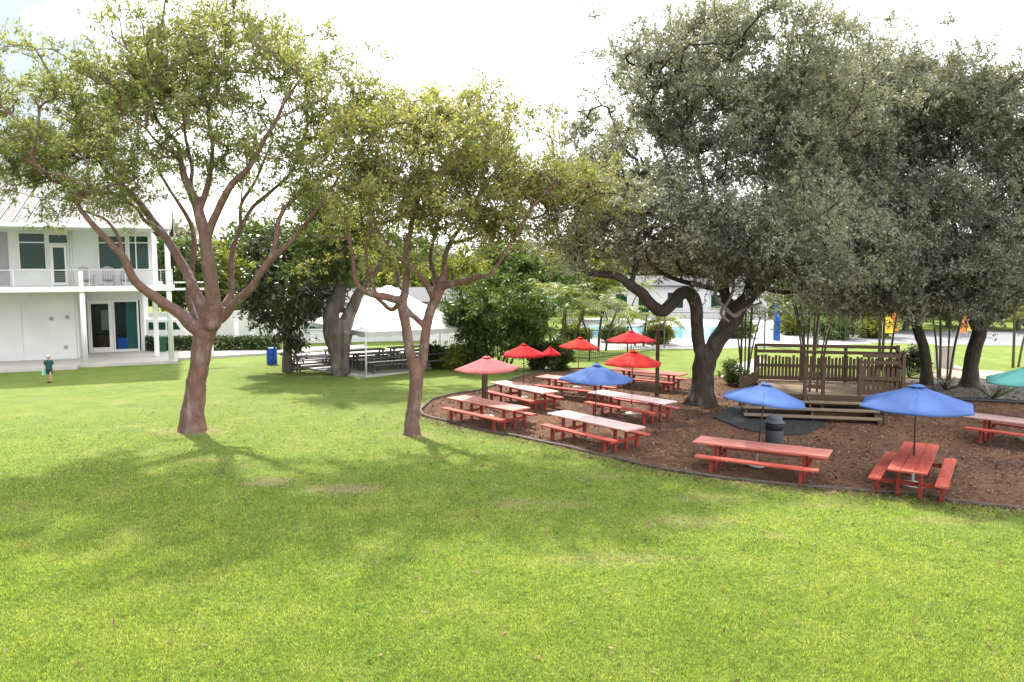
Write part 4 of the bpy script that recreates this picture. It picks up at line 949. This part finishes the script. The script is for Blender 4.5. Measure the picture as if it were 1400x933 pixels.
rf.add([(XL, eo, rz0), (xr, eo, rz0), (xr, RY, RZ), (XL, RY, RZ), (XL, 15.5, rz0), (xr, 15.5, rz0), (XL, eo, rz0 + .06), (xr, eo, rz0 + .06), (xr, RY, RZ + .06), (XL, RY, RZ + .06), (XL, 15.5, rz0 + .06), (xr, 15.5, rz0 + .06)],
       [(0, 3, 2, 1), (3, 4, 5, 2), (6, 7, 8, 9), (9, 8, 11, 10), (0, 1, 7, 6), (4, 10, 11, 5), (1, 2, 8, 7), (2, 5, 11, 8)])
ns = 30; seams = MB()
for k in range(ns + 1):
    x = XL + .05 + (xr - XL - .1) * k / ns
    seams.beam((x, eo + .02, rz0 + .10), (x, RY, RZ + .10), .05, .075)
rfo = rf.build('roof', M['roof'], bl); seams.build('seams', M['seam'], rfo)
for ya in (eo, 15.5): MB().beam((xr + .03, ya, rz0 - .03), (xr + .03, RY, RZ - .03), .05, .30).build('barge_board', M['trim'], rfo)
MB().b2(XL, xr, eo - .10, eo - .003, rz0 - .14, rz0 + .075).build('gutter', M['trim'], rfo)
MB().b2(XL, xr - .05, eo + .05, FW + .1, EZ - .04, EZ - .003).build('eave_soffit', M['trim'], bl)
gb = MB(); gb.add([(xr - 1.75, FW, EZ), (xr - 1.75, 13, EZ), (xr - 1.75, RY, RZ - .05), (xr - 1.8, FW, EZ), (xr - 1.8, 13, EZ), (xr - 1.8, RY, RZ - .05)], [(0, 1, 2), (5, 4, 3), (0, 3, 4, 1), (1, 4, 5, 2), (2, 5, 3, 0)]); gb.build('gable', M['white'], bl)
def opening(u0, v0, u1, v1, y, name='window', frame=.06, glass=None, mulls=(), trs=()):
    x0, z1 = L2(u0, v0, y); x1, z0 = L2(u1, v1, y); yy = y - .06
    f = MB(); w2 = frame
    f.b2(x0, x1, yy, y - .002, z0, z0 + w2); f.b2(x0, x1, yy, y - .002, z1 - w2, z1); f.b2(x0, x0 + w2, yy, y - .002, z0 + w2, z1 - w2); f.b2(x1 - w2, x1, yy, y - .002, z0 + w2, z1 - w2)
    for u in mulls: xm = L2(u, v1, y)[0]; f.b2(xm - .03, xm + .03, yy + .003, y - .002, z0 + w2, z1 - w2)
    for vv in trs: zm = L2(u0, vv, y)[1]; f.b2(x0 + w2, x1 - w2, yy + .006, y - .002, zm - .03, zm + .03)
    g = MB().b2(x0 + .01, x1 - .01, y - .022, y - .004, z0 + .01, z1 - .01).build(name, glass or M['glass'], bl)
    f.build('frame', M['trim'], g); return g
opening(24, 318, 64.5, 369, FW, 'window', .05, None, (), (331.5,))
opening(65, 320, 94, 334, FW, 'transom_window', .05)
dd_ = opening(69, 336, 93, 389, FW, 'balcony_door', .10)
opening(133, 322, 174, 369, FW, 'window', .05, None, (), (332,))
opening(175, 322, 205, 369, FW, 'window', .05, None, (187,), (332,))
x0, z1 = L2(-12, 317, FW); x1, z0 = L2(14, 390, FW); MB().b2(x0, x1, FW - .03, FW - .003, ST, z1).build('balcony_door', M['grey_paint'], bl)
x0, z1 = L2(-30, 415, FW); x1, z0 = L2(33, 490, FW); gd = MB().b2(x0, x1, FW - .03, FW - .003, .16, z1); 
for k in range(9): gd.b2(x0 + .03, x1 - .03, FW - .038, FW - .0305, .25 + k * .32, .27 + k * .32)
gd.build('garage_door', M['roller'], bl)
for (u, v) in ((70, 436), (92, 434), (90, 475)):
    x, z = L2(u, v, FW); MB().b2(x - .09, x + .09, FW - .07, FW - .003, z - .09, z + .11).build('wall_lamp', M['grey_paint'], bl, bevel=.01)
for xx in (L2(102, 440, FW)[0] - .12, L2(98, 350, FW)[0]):
    MB().tube([(xx, FW - .05, .2 if xx < -1 and xx > -1.3 else ST), (xx, FW - .05, SB - .05 if xx < -1 and xx > -1.3 else EZ - .05)], [.035, .035], 8).build('downspout', M['trim'], bl, True)
# glazed room under the balcony
GY = 6.0
x0 = XW + .15; x1 = XG; zt = L2(150, 411, GY)[1]
def pane(u0, u1, frame, name='sliding_door'):
    xa, xb = L2(u0, 450, GY)[0], L2(u1, 450, GY)[0]; g = MB().b2(xa + .03, xb - .03, GY - .01, GY + .01, .22, zt - .05).build(name, M['clearglass'], bl)
    f = MB(); f.b2(xa, xa + frame, GY - .06, GY + .06, .16, zt); f.b2(xb - frame, xb, GY - .06, GY + .06, .16, zt); f.b2(xa + frame, xb - frame, GY - .06, GY + .06, .16, .16 + frame * 1.5); f.b2(xa + frame, xb - frame, GY - .06, GY + .06, zt - frame, zt); f.build('frame', M['trim'], g)
pane(104, 119, .08, 'side_window'); pane(120.5, 154.5, .2); pane(155, 190.5, .10)
MB().b2(XW, XG + .1, GY - .08, GY + .2, zt + .002, SB - .05).build('lintel', M['white'], bl)
MB().b2(XG + .002, XG + .2, GY - .1, 13, .155, SB - .05).build('end_wall', M['white'], bl)
MB().b2(XW + .002, XW + .12, FW + .1, 9, .155, SB - .05).build('end_wall', M['white'], bl)
xa = L2(172, 440, GY)[0]; MB().b2(xa, XG - .1, GY + .5, GY + .6, .3, zt).build('curtain', M['curtain'], bl)
xa = L2(127, 440, GY)[0]; MB().b2(xa, xa + 1.3, GY + 1, GY + 1.7, .16, 1.15).build('desk', M['desk'], bl)
MB().b2(xa + .2, xa + 1.0, 8.9, 8.99, 1.3, 2.6).build('whiteboard', M['white'], bl)
xa = L2(158, 440, GY)[0]; MB().b2(xa, xa + 1.5, GY + .7, GY + 1.2, .16, .95).build('blue_cabinet', M['bluecloth'], bl)
# posts, railing
for (xx, top) in ((0, SB - .002), (dv.length, EZ - .045)):
    MB().lathe([(.14, .15), (.14, top)], 14, (xx, 0.06, 0)).build('column', M['trim'], bl, True)
MB().b2(-.11, .11, -.17, -.125, SB, 5.15).build('rail_post', M['trim'], bl)
rl = MB(); rl.tube([(XL, -.06, 5.2), (4.45, -.06, 5.2)], [.03, .03], 8); rl.tube([(4.45, -.06, 5.2), (4.45, FW, 5.2)], [.03, .03], 8); rl.build('handrail', M['metal'], bl)
rc = MB()
for k in range(6): rc.tube([(XL, -.05, ST + .12 + k * .12), (4.45, -.05, ST + .12 + k * .12)], [.006, .006], 4)
for x in np.arange(XL + .4, 4.4, 1.75): rc.b2(x - .02, x + .02, -.08, -.04, ST, 5.18)
rc.build('railing_wires', M['metal'], bl)
rb = MB()
for k in range(12): rb.b2(4.43, 4.47, .1 + k * .25, .14 + k * .25, ST, 5.17)
rb.build('balusters', M['trim'], bl)
MB().b2(4.55, 6.9, .02, .14, SB + .02, SB + .14).build('walkway_beam', M['trim'], bl)
MB().b2(4.55, 6.9, .05, .12, SB + .42, SB + .5).build('walkway_beam', M['trim'], bl)
# adirondack chairs on the balcony
ch = empty('adirondack_chair', '', 'chair', group='chairs on the balcony')
m = MB()
for k in range(5): m.box((-.24 + k * .12, .22, .62), (.10, .02, .8 + .08 * (2 - abs(k - 2))), 0, R(-18))
m.build('backrest', M['grey_paint'], ch)
m = MB()
for k in range(4): m.box((0, -.25 + k * .13, .36 - k * .02), (.55, .11, .02), 0, R(-6))
m.build('seat', M['grey_paint'], ch)
for s in (-1, 1):
    MB().box((s * .33, -.02, .58), (.12, .65, .025)).build('armrest', M['grey_paint'], ch); MB().b2(s * .30 - .03, s * .30 + .03, -.3, -.22, .0, .567).build('leg', M['grey_paint'], ch); MB().b2(s * .28 - .03, s * .28 + .03, .22, .30, .0, .567).build('leg', M['grey_paint'], ch)
for i, (u, lab, rz) in enumerate([(118, 'dark chair on the balcony behind the white column', .5), (148, 'grey slatted chair in the middle of the balcony', .1), (172, 'grey slatted chair on the balcony below the right window', -.1)]):
    o = ch if i == 0 else copy_tree(ch); x = L2(u, 380, 1.6)[0]; o.location = BO + AX * x + AY * 1.6 + Vector((0, 0, ST + .003)); o.rotation_euler.z = AN + rz; o['label'] = lab
# pads
def locpoly(pts): return [((BO + AX * x + AY * y).x, (BO + AX * x + AY * y).y) for x, y in pts]
o = MB().prism(locpoly([(XL, -1.0), (-.3, -1.0), (-.3, -.25), (4.6, -.25), (4.6, 1.2), (16, 2.8), (16, 4.5), (6, 4.2), (6, 13), (XL, 13)]), -.1, .15).build('pavement', M['concrete']); struct(o)
slab_px = [(392, 499), (430, 507), (465, 513), (500, 517), (560, 510), (600, 502), (640, 492), (610, 482), (520, 478), (420, 481), (402, 488)]
o = MB().prism([G(u, v)[:2] for u, v in slab_px], -.1, .09).build('tent_pavement', M['concrete']); struct(o)

# hedge, posts, far wall, bin, barrel beyond the building
def hedge(label, a, b, h, d, seed):
    global rng
    rng = np.random.default_rng(seed); a, b = Vector((*a[:2], 0)), Vector((*b[:2], 0)); L = (b - a).length; dd = (b - a).normalized(); nn = Vector((-dd.y, dd.x, 0))
    m = int(L * 650); s = rng.uniform(0, L, m); hz = rng.uniform(.03, h, m); ww = rng.uniform(-d / 2, d / 2, m)
    k = (rng.random(m) < .35) | (hz > h * .75) | (np.abs(ww) > d * .33); s, hz, ww = s[k], hz[k], ww[k]
    root = empty('hedge', label, 'hedge', a)
    c = np.stack([dd.x * s + nn.x * ww, dd.y * s + nn.y * ww, hz], 1); V, tw = leaf_cloud(c, c.mean(0), 2, 3, .11, .06, .10); quads_mesh('foliage', V, M['leaf_hedge'], root)
    m = MB(); 
    for q in np.arange(.2, L, .5): m.tube([dd * q, dd * q + Vector((0, 0, h * .8))], [.02, .01], 5)
    m.build('stems', M['bark_grey'], root)
hedge('clipped dark green hedge behind the covered walkway', G(200, 482), G(385, 481), .95, .9, 3)
wp = [(215, 487, 402), (289, 484, 452), (324, 481, 438), (345, 480, 452), (375, 480, 442)]
wl = ['white post right of the green bin', 'short white post behind the copper trunk', 'tall white post behind the copper trunk', 'short white post left of the blue barrel', 'slim white post just left of the blue barrel']
for (u, v, tv), lab in zip(wp, wl):
    b = G(u, v, .15 if u < 300 else 0); h = P(u, tv, b.y).z - b.z; rr = empty('white_post', lab, 'post', b, AN, 'white posts along the walkway')
    MB().b2(-.13, .13, -.13, .13, 0.0, h).build('post_shaft', M['trim'], rr, bevel=.01); MB().b2(-.17, .17, -.17, .17, h + .001, h + .06).build('cap', M['trim'], rr)
def wall(name, label, cat, a, b, h, th, mat, cap=None):
    a, b = Vector((a[0], a[1], 0)), Vector((b[0], b[1], 0)); c = (a + b) / 2; rz = math.atan2((b - a).y, (b - a).x); L = (b - a).length
    rr = empty(name, label, cat, c, rz); MB().b2(-L / 2, L / 2, -th / 2, th / 2, -.05, h).build('wall', mat, rr)
    if cap: MB().b2(-L / 2 - .02, L / 2 + .02, -th / 2 - .03, th / 2 + .03, h + .001, h + .08).build('cap', cap, rr)
    return rr
wall('garden_wall', 'white garden wall behind the dark hedge', 'wall', P(196, 440, 58), P(398, 440, 62), 1.9, .2, M['white'], M['trim'])
# far low building with windows behind the tent
def low_building(label, a, b, h, dep, wins, roofmat, oh=.5, wallmat=None):
    a, b = Vector((a[0], a[1], 0)), Vector((b[0], b[1], 0)); rz = math.atan2((b - a).y, (b - a).x); L = (b - a).length; rr = empty('low_building', label, 'building', a, rz)
    MB().b2(0, L, 0, dep, -.05, h).build('wall', wallmat or M['white'], rr)
    rm = MB(); z = h + .002; rm.add([(-oh, -oh, z), (L + oh, -oh, z), (L + oh, dep + oh, z), (-oh, dep + oh, z), (-oh, -oh, z + .15), (L + oh, -oh, z + .15), (L + oh, dep + oh, z + .15), (-oh, dep + oh, z + .15), (oh, dep / 2, z + 1.1), (L - oh, dep / 2, z + 1.1)],
       [(3, 2, 1, 0), (0, 1, 5, 4), (1, 2, 6, 5), (2, 3, 7, 6), (3, 0, 4, 7), (4, 5, 9, 8), (5, 6, 9), (6, 7, 8, 9), (7, 4, 8)]); rm.build('roof', roofmat, rr)
    for (x0, x1, z0, z1) in wins:
        g = MB().b2(x0, x1, -.03, -.004, z0, z1).build('window', M['glass'], rr); f = MB()
        f.b2(x0 - .06, x1 + .06, -.07, -.003, z1, z1 + .07); f.b2(x0 - .06, x1 + .06, -.09, -.003, z0 - .07, z0); f.b2(x0 - .06, x0, -.07, -.003, z0, z1); f.b2(x1, x1 + .06, -.07, -.003, z0, z1); f.build('frame', M['trim'], g)
    return rr
low_building('long low white building behind the tent tables', P(395, 450, 55), P(640, 450, 58), 2.7, 5, [(1 + k * 2.4, 2.5 + k * 2.4, 1.0, 2.2) for k in range(6)], M['roof'])
low_building('white pool house with a dark window across the pool', P(826, 430, 84), P(1050, 430, 80), 3.2, 6, [(6.6, 8.2, 1.0, 2.6), (1.2, 2.4, 1.0, 2.4), (11, 12.4, 1.0, 2.4), (3.6, 4.7, .1, 2.3)], M['roof'])
low_building('rust-red walled shed beyond the road at the right edge', P(1392, 440, 78), P(1480, 440, 76), 2.8, 5, [(1, 2.4, 1, 2)], M['roof'], .4, M['brickred'])
b = G(221, 484); r = empty('wheeled_bin', 'green wheeled bin in front of the hedge by the covered walkway', 'bin', b, AN)
m = MB(); m.add([(-.26, -.28, .08), (.26, -.28, .08), (.26, .25, .08), (-.26, .25, .08), (-.31, -.36, .98), (.31, -.36, .98), (.31, .33, .98), (-.31, .33, .98)], [(3, 2, 1, 0), (4, 5, 6, 7), (0, 1, 5, 4), (1, 2, 6, 5), (2, 3, 7, 6), (3, 0, 4, 7)]); m.build('body', M['greenbin'], r, bevel=.02)
MB().box((0, -.02, 1.02), (.68, .76, .06)).build('lid', M['greenbin'], r, bevel=.015)
for s in (-1, 1): MB().tube([(s * .24, .27, .1), (s * .30, .27, .1)], [.1, .1], 14).build('wheel', M['black'], r)
b = G(372, 498); r = empty('barrel', 'bright blue plastic barrel on the grass beside the small dark tree', 'barrel', b)
MB().lathe([(.27, 0), (.285, .04), (.285, .28), (.30, .31), (.285, .34), (.285, .57), (.30, .60), (.285, .63), (.285, .84), (.27, .88)], 24).build('body', M['bluebarrel'], r, True)
MB().lathe([(.275, .881), (.275, .91), (.25, .92)], 24).build('rim', M['bluebarrel'], r, True)
# white van glimpsed behind the hedge
b = P(203, 450, 53); r = empty('parked_van', 'white van parked behind the hedge right of the building', 'van', (b.x + 1.0, 53, 0), R(8))
prof = [(-2.3, .35), (2.2, .35), (2.35, .9), (1.75, 1.05), (1.2, 1.85), (-2.2, 1.95), (-2.35, 1.2)]
m = MB(); k = len(prof); m.v = [(x, -.9, z) for x, z in prof] + [(x, .9, z) for x, z in prof]; m.f = [tuple(range(k)), tuple(reversed(range(k, 2 * k)))] + [((i + 1) % k, i, i + k, (i + 1) % k + k) for i in range(k)]; m.build('body', M['trim'], r, bevel=.04)
for (x0, x1) in ((-2.0, -.8), (-.65, .4)): MB().b2(x0, x1, -.915, -.903, 1.2, 1.7).build('window', M['glass'], r)
m = MB(); m.add([(.5, -.91, 1.2), (1.35, -.91, 1.2), (1.05, -.91, 1.7), (.5, -.91, 1.7), (.5, -.903, 1.2), (1.35, -.903, 1.2), (1.05, -.903, 1.7), (.5, -.903, 1.7)], [(0, 1, 2, 3), (7, 6, 5, 4), (0, 4, 5, 1), (1, 5, 6, 2), (2, 6, 7, 3), (3, 7, 4, 0)]); m.build('window', M['glass'], r)
for x in (-1.5, 1.5):
    for s in (-1, 1): MB().tube([(x, s * .72, .34), (x, s * .93, .34)], [.34, .34], 20).build('wheel', M['black'], r)

# ------------------------------------------------------------------ tent
A0 = G(500, 514, .09); tr_ = math.atan2(.53, .85); W1, W2, EV = 6.4, 9.0, 2.12
r = empty('frame_tent', 'white peaked marquee tent over the dark picnic tables', 'tent', (A0.x, A0.y, .09), tr_)
m = MB(); nx, ny = 12, 16
def tz(x, y):
    a = min(x, W1 - x) / (W1 / 2); b_ = min(y, W2 - y) / (W2 / 2 - .5); k = min(a, b_); return EV + 2.15 * (k ** 1.12) - .05 * math.sin(k * math.pi)
xs = np.linspace(0, W1, nx * 2 + 1); ys = np.linspace(0, W2, ny * 2 + 1)
for y in ys:
    for x in xs: m.v.append((x, y, tz(x, y)))
w_ = len(xs); m.f = [(j * w_ + i, j * w_ + i + 1, (j + 1) * w_ + i + 1, (j + 1) * w_ + i) for j in range(len(ys) - 1) for i in range(w_ - 1)]
cn = m.build('canopy', M['tent'], r, False); cn.modifiers.new('thick', 'SOLIDIFY').thickness = .01
for (x0, y0, x1, y1) in ((0, 0, W1, 0), (0, 0, 0, W2), (W1, 0, W1, W2), (0, W2, W1, W2)):
    vv = MB(); nn = 40; off = -.012
    for i in range(nn + 1):
        t = i / nn; x, y = x0 + (x1 - x0) * t, y0 + (y1 - y0) * t; x += -.012 if x0 == x1 == 0 else (.012 if x0 == x1 else 0); y += -.012 if y0 == y1 == 0 else (.012 if y0 == y1 else 0)
        vv.v.append((x, y, EV + .01)); vv.v.append((x, y, EV - .2 - .06 * abs(math.sin(t * math.pi * 8))))
    vv.f = [(2 * i, 2 * i + 1, 2 * i + 3, 2 * i + 2) for i in range(nn)]; vo = vv.build('valance', M['tent'], r); vo.modifiers.new('thick', 'SOLIDIFY').thickness = .008
for x in (.05, W1 - .05):
    for y in (.05, W2 / 2, W2 - .05): MB().tube([(x, y, 0), (x, y, EV)], [.045, .045], 10).build('pole', M['trim'], r, True)
for a, b in (((.05, .05, EV - .03), (W1 - .05, .05, EV - .03)), ((.05, .05, EV - .03), (.05, W2 - .05, EV - .03))): MB().beam(a, b, .05, .05).build('frame_bar', M['metal'], r)
MB().beam((.1, .25, .62), (2.9, .25, .62), .04, .05).build('guard_rail', M['metal'], r)
T1 = make_table('grey_picnic_table', M['grey_table'], M['grey_table'], '', 'dark picnic tables under the tent', 2.6)
gt = [(1.7, 1.0), (1.7, 2.9), (1.7, 4.8), (4.7, 1.2), (4.7, 3.1), (4.7, 5.0), (-1.3, 3.4), (-1.1, 5.6)]
gl = ['dark picnic table nearest the front tent pole', 'dark picnic table second from the front pole in the left tent row', 'dark picnic table at the back of the left tent row', 'dark picnic table behind the double trunk, front of the right tent row', 'dark picnic table in the middle of the right tent row', 'dark picnic table at the back of the right tent row', 'dark picnic table just left of the grey banyan trunk', 'dark picnic table outside the left back side of the tent']
for i, (x, y) in enumerate(gt):
    o = T1 if i == 0 else copy_tree(T1); q = Matrix.Rotation(tr_, 3, 'Z') @ Vector((x, y, 0)); o.location = (A0.x + q.x, A0.y + q.y, .092); o.rotation_euler.z = tr_ + random.gauss(0, .03); o['label'] = gl[i]

# ------------------------------------------------------------------ pool, fences, far ground
poly_sheet_px('pool_deck', [(740, 480), (1010, 476), (1190, 470), (1190, 440), (1000, 432), (780, 436)], .010, M['deck'])
poly_sheet_px('pool_water', [(795, 462), (1015, 464), (1000, 447), (800, 446)], .016, M['water'])
poly_sheet_px('road', [(1150, 452), (1150, 468), (1420, 474), (1700, 482), (1700, 458), (1420, 453)], .013, M['asphalt'])
poly_sheet_px('planting_bed_ground', [(1235, 519), (1400, 518), (1560, 522), (1600, 545), (1420, 551), (1320, 548), (1250, 540)], .014, pm('grey_gravel', (.12, .11, .105), (.20, .19, .18), 9, .95, .1, .5, 30))
poly_sheet_px('path', [(1270, 510), (1300, 498), (1330, 505), (1420, 512), (1420, 518), (1280, 518)], .011, pm('sandy_path', (.42, .34, .25), (.34, .27, .2), 3, .95, .1, .3, 20))
poly_sheet_px('pool_path', [(1000, 500), (1040, 488), (1050, 496), (1020, 515), (985, 515)], .011, M['deck'])
e = MB(); pts = smoothpath([G(u, v) + Vector((0, 0, .07)) for u, v in [(1245, 545), (1320, 549), (1400, 553), (1480, 558)]], 5); e.tube(pts, [.09] * len(pts), 6); tag(e.build('bed_border', M['black'], None, True), 'low black border along the planting bed under the right oaks', 'border')
def iron_fence(label, pts, h, gap, post, mat, pw=.018):
    rr = empty('pool_fence', label, 'fence', Vector((pts[0].x, pts[0].y, 0)))
    m = MB(); o = Vector((pts[0].x, pts[0].y, 0))
    for a, b in zip(pts[:-1], pts[1:]):
        a, b = a - o, b - o; a.z = b.z = 0; L = (b - a).length; rz = math.atan2((b - a).y, (b - a).x)
        for z in (.15, h - .04): m.box(((a + b) / 2 + Vector((0, 0, z))), (L, .03, .04), rz)
        for k in range(1, int(L / gap)):
            q = a + (b - a) * (k * gap / L); m.box((q.x, q.y, h / 2 + .04), (pw, pw, h - .1), rz)
    m.build('bars', mat, rr)
    for a, b in zip(pts[:-1], pts[1:]):
        a, b = a - o, b - o; a.z = b.z = 0; L = (b - a).length; n_ = max(1, int(L / post))
        for k in range(n_): q = a + (b - a) * (k / n_); MB().b2(q.x - .04, q.x + .04, q.y - .04, q.y + .04, 0, h + .08).build('post', mat, rr)
    return rr
iron_fence('black iron pool fence behind the red umbrellas', [P(752, 470, 46), P(806, 470, 45), P(905, 470, 50)], 1.75, .18, 2.6, M['iron'], .011)
iron_fence('thin grey pool fence behind the oak trunk', [P(908, 470, 52), P(1045, 470, 51), P(1190, 470, 52)], 2.4, .35, 3.2, M['greycan'], .012)
# white picket fence by the tent
rr = empty('picket_fence', 'white picket fence behind the low shrubs right of the tent', 'fence', Vector((P(582, 470, 50).x, 50, 0)))
m = MB(); Lf = P(665, 470, 50).x - P(582, 470, 50).x
for k in range(int(Lf / .14)): m.b2(k * .14, k * .14 + .10, 0, .025, .05, 1.55)
m.build('pickets', M['trim'], rr); MB().b2(0, Lf, .026, .07, .3, .4).build('rail', M['trim'], rr); MB().b2(0, Lf, .026, .07, 1.2, 1.3).build('rail', M['trim'], rr)
# teal canopy, flags
b = P(738, 440, 62); r = empty('shade_canopy', 'teal shade canopy on posts behind the palms', 'canopy', (b.x, 62, 0))
m = MB(); m.add([(-2.2, -1.5, 2.5), (2.2, -1.5, 2.3), (2.2, 1.5, 2.6), (-2.2, 1.5, 2.4), (0, 0, 3.2)], [(0, 1, 4), (1, 2, 4), (2, 3, 4), (3, 0, 4)]); m.build('cloth', M['teal'], r).modifiers.new('t', 'SOLIDIFY').thickness = .01
for x in (-2.1, 2.1):
    for y in (-1.4, 1.4): MB().tube([(x, y, 0), (x, y, 2.4)], [.04, .04], 8).build('post', M['metal'], r)
def flag(u, v, Y, h, mat, label, w=.6):
    b = P(u, v, Y); rr = empty('feather_flag', label, 'flag', (b.x, Y, 0), 0, 'bright flags beyond the stage'); MB().tube([(0, 0, 0), (0, 0, h * .8), (.1, 0, h), (.3, 0, h + .08)], [.02, .018, .014, .01], 8).build('pole', M['metal'], rr)
    m = MB(); n_ = 14
    for i in range(n_ + 1):
        t = i / n_; z = .5 + (h - .45) * t; ww = w * (1 - .55 * t ** 2); y = .06 * math.sin(t * 7); m.v += [(.03, y, z), (ww, y + .05 * math.sin(t * 9 + 1), z - .06)]
    m.f = [(2 * i, 2 * i + 1, 2 * i + 3, 2 * i + 2) for i in range(n_)]; m.build('cloth', mat, rr).modifiers.new('t', 'SOLIDIFY').thickness = .005
flag(1214, 460, 60, 2.6, M['orange'], 'orange feather flag beyond the right end of the stage', .8)
flag(1206, 460, 58, 1.9, M['yellow'], 'yellow feather flag beside the orange flag beyond the stage', .9)
flag(1312, 460, 58, 2.2, M['orange'], 'orange feather flag seen left of the thick right oak', .5)
flag(1322, 460, 60, 2.7, M['yellow'], 'yellow feather flag seen just left of the thick right oak trunk', .6)
flag(1057, 460, 52, 3.0, M['bluecloth'], 'blue feather flag hanging beyond the left end of the stage fence', .5)
b = G(1290, 503); r = empty('concrete_planter', 'grey concrete planter block between the right oaks', 'planter', b)
MB().b2(-.35, .35, -.35, .35, 0, 1.15).build('box', M['concrete'], r, bevel=.02); MB().b2(-.4, .4, -.4, .4, 1.152, 1.24).build('rim', M['concrete'], r, bevel=.01)

# ------------------------------------------------------------------ child on the lawn
b = G(68, 523.5); hs = 1.28 / 1.6
r = empty('person', 'child in a dark green shirt walking on the lawn beside the white building', 'person', b, R(15)); r.scale = (hs, hs, hs)
bd = MB()
for s, dy in ((-1, .10), (1, -.10)):
    bd.tube([(s * .09, 0, .84), (s * .09, dy * .6 - .03, .46), (s * .09, dy + .02, .07)], [.085, .058, .04], 10); bd.ball((s * .09, dy - .05, .045), (.045, .11, .04))
bd.tube([(0, 0, .80), (0, 0, .95), (0, 0, 1.12), (0, 0, 1.27), (0, 0, 1.33)], [.135, .125, .145, .14, .07], 12); bd.tube([(0, 0, 1.28), (0, -.01, 1.42)], [.05, .045], 8); bd.ball((0, -.01, 1.48), (.078, .092, .112), 14, 10); bd.ball((0, -.105, 1.465), (.016, .022, .022))
for s, e_, h_ in ((-1, (-.23, .02, 1.02), (-.22, -.13, .84)), (1, (.22, .05, 1.02), (.23, .0, .80))):
    bd.tube([(s * .15, 0, 1.27), e_, h_], [.05, .038, .028], 8); hv = Vector(h_)
    bd.ball(hv + Vector((0, -.01, -.04)), (.022, .032, .045))
    for k in range(4): bd.tube([hv + Vector((0, -.03 + k * .018, -.06)), hv + Vector((-.01 * s, -.032 + k * .02, -.10)), hv + Vector((-.02 * s, -.03 + k * .02, -.13))], [.009, .008, .007], 5)
    bd.tube([hv + Vector((0, -.03, -.02)), hv + Vector((0, -.065, -.06))], [.01, .008], 5)
bo = bd.build('body', M['skin'], r, True); md = bo.modifiers.new('r', 'REMESH'); md.mode = 'VOXEL'; md.voxel_size = .011; md.use_smooth_shade = True; bo.modifiers.new('s', 'SMOOTH').iterations = 2
sh = MB(); sh.tube([(0, 0, .78), (0, 0, .95), (0, 0, 1.12), (0, 0, 1.27), (0, 0, 1.335)], [.175, .165, .172, .165, .075], 14)
for s, e_ in ((-1, (-.21, .018, 1.08)), (1, (.205, .04, 1.08))): sh.tube([(s * .11, 0, 1.27), (s * .16, 0, 1.26), e_], [.085, .082, .07], 10)
so_ = sh.build('shirt', M['shirt'], r, True); md = so_.modifiers.new('r', 'REMESH'); md.mode = 'VOXEL'; md.voxel_size = .014; md.use_smooth_shade = True; so_.modifiers.new('s', 'SMOOTH').iterations = 3
st2 = MB(); st2.tube([(0, 0, .84), (0, 0, .72)], [.168, .165], 12)
for s, dy in ((-1, .07), (1, -.07)): st2.tube([(s * .085, 0, .80), (s * .092, dy * .4, .52)], [.105, .098], 10)
s2 = st2.build('shorts', M['shorts'], r, True); md = s2.modifiers.new('r', 'REMESH'); md.mode = 'VOXEL'; md.voxel_size = .014; md.use_smooth_shade = True
hm = MB(); hm.ball((0, .018, 1.50), (.088, .095, .112), 14, 10); hm.build('hair', M['hair'], r, True)
cm = MB(); cm.lathe([(.098, 0), (.1, .035), (.08, .085), (.03, .11)], 16, (0, .0, 1.535)); cm.box((0, -.12, 1.54), (.14, .11, .012)); cm.build('cap', M['cap'], r, True)
for s in (-1, 1): 
    MB().ball((s * .032, -.095, 1.49), (.011, .008, .009), 8, 6).build('eye', M['hair'], r, True)
    MB().ball((s * .09, (.10 if s < 0 else -.10) - .05, .045), (.052, .125, .047), 12, 8).build('shoe', M['shoe'], r, True)
hp = r.location + Matrix.Rotation(R(15), 3, 'Z') @ (Vector((-.22, -.13, .66)) * hs)
bg_ = empty('tote_bag', 'mint green bag held by the child on the lawn', 'bag', hp)
m = MB(); m.add([(-.05, -.13, -.16), (.05, -.13, -.16), (.05, .13, -.16), (-.05, .13, -.16), (-.035, -.15, .06), (.035, -.15, .06), (.035, .15, .06), (-.035, .15, .06)], [(3, 2, 1, 0), (4, 5, 6, 7), (0, 1, 5, 4), (1, 2, 6, 5), (2, 3, 7, 6), (3, 0, 4, 7)]); m.build('pouch', M['mint'], bg_, bevel=.02)
MB().tube([(0, -.09, .05), (0, -.05, .12), (0, .05, .12), (0, .09, .05)], [.008] * 4, 6).build('strap', M['mint'], bg_)

# ------------------------------------------------------------------ render settings
S.view_settings.view_transform = 'Standard'; S.view_settings.look = 'None'; S.view_settings.gamma = 1; S.view_settings.exposure = 1.5; S.view_settings.use_curve_mapping = False
S.render.engine = 'CYCLES'; cy = S.cycles; cy.max_bounces = 8; cy.diffuse_bounces = 3; cy.glossy_bounces = 3; cy.transmission_bounces = 6; cy.transparent_max_bounces = 8
cy.use_denoising = True; cy.use_adaptive_sampling = True
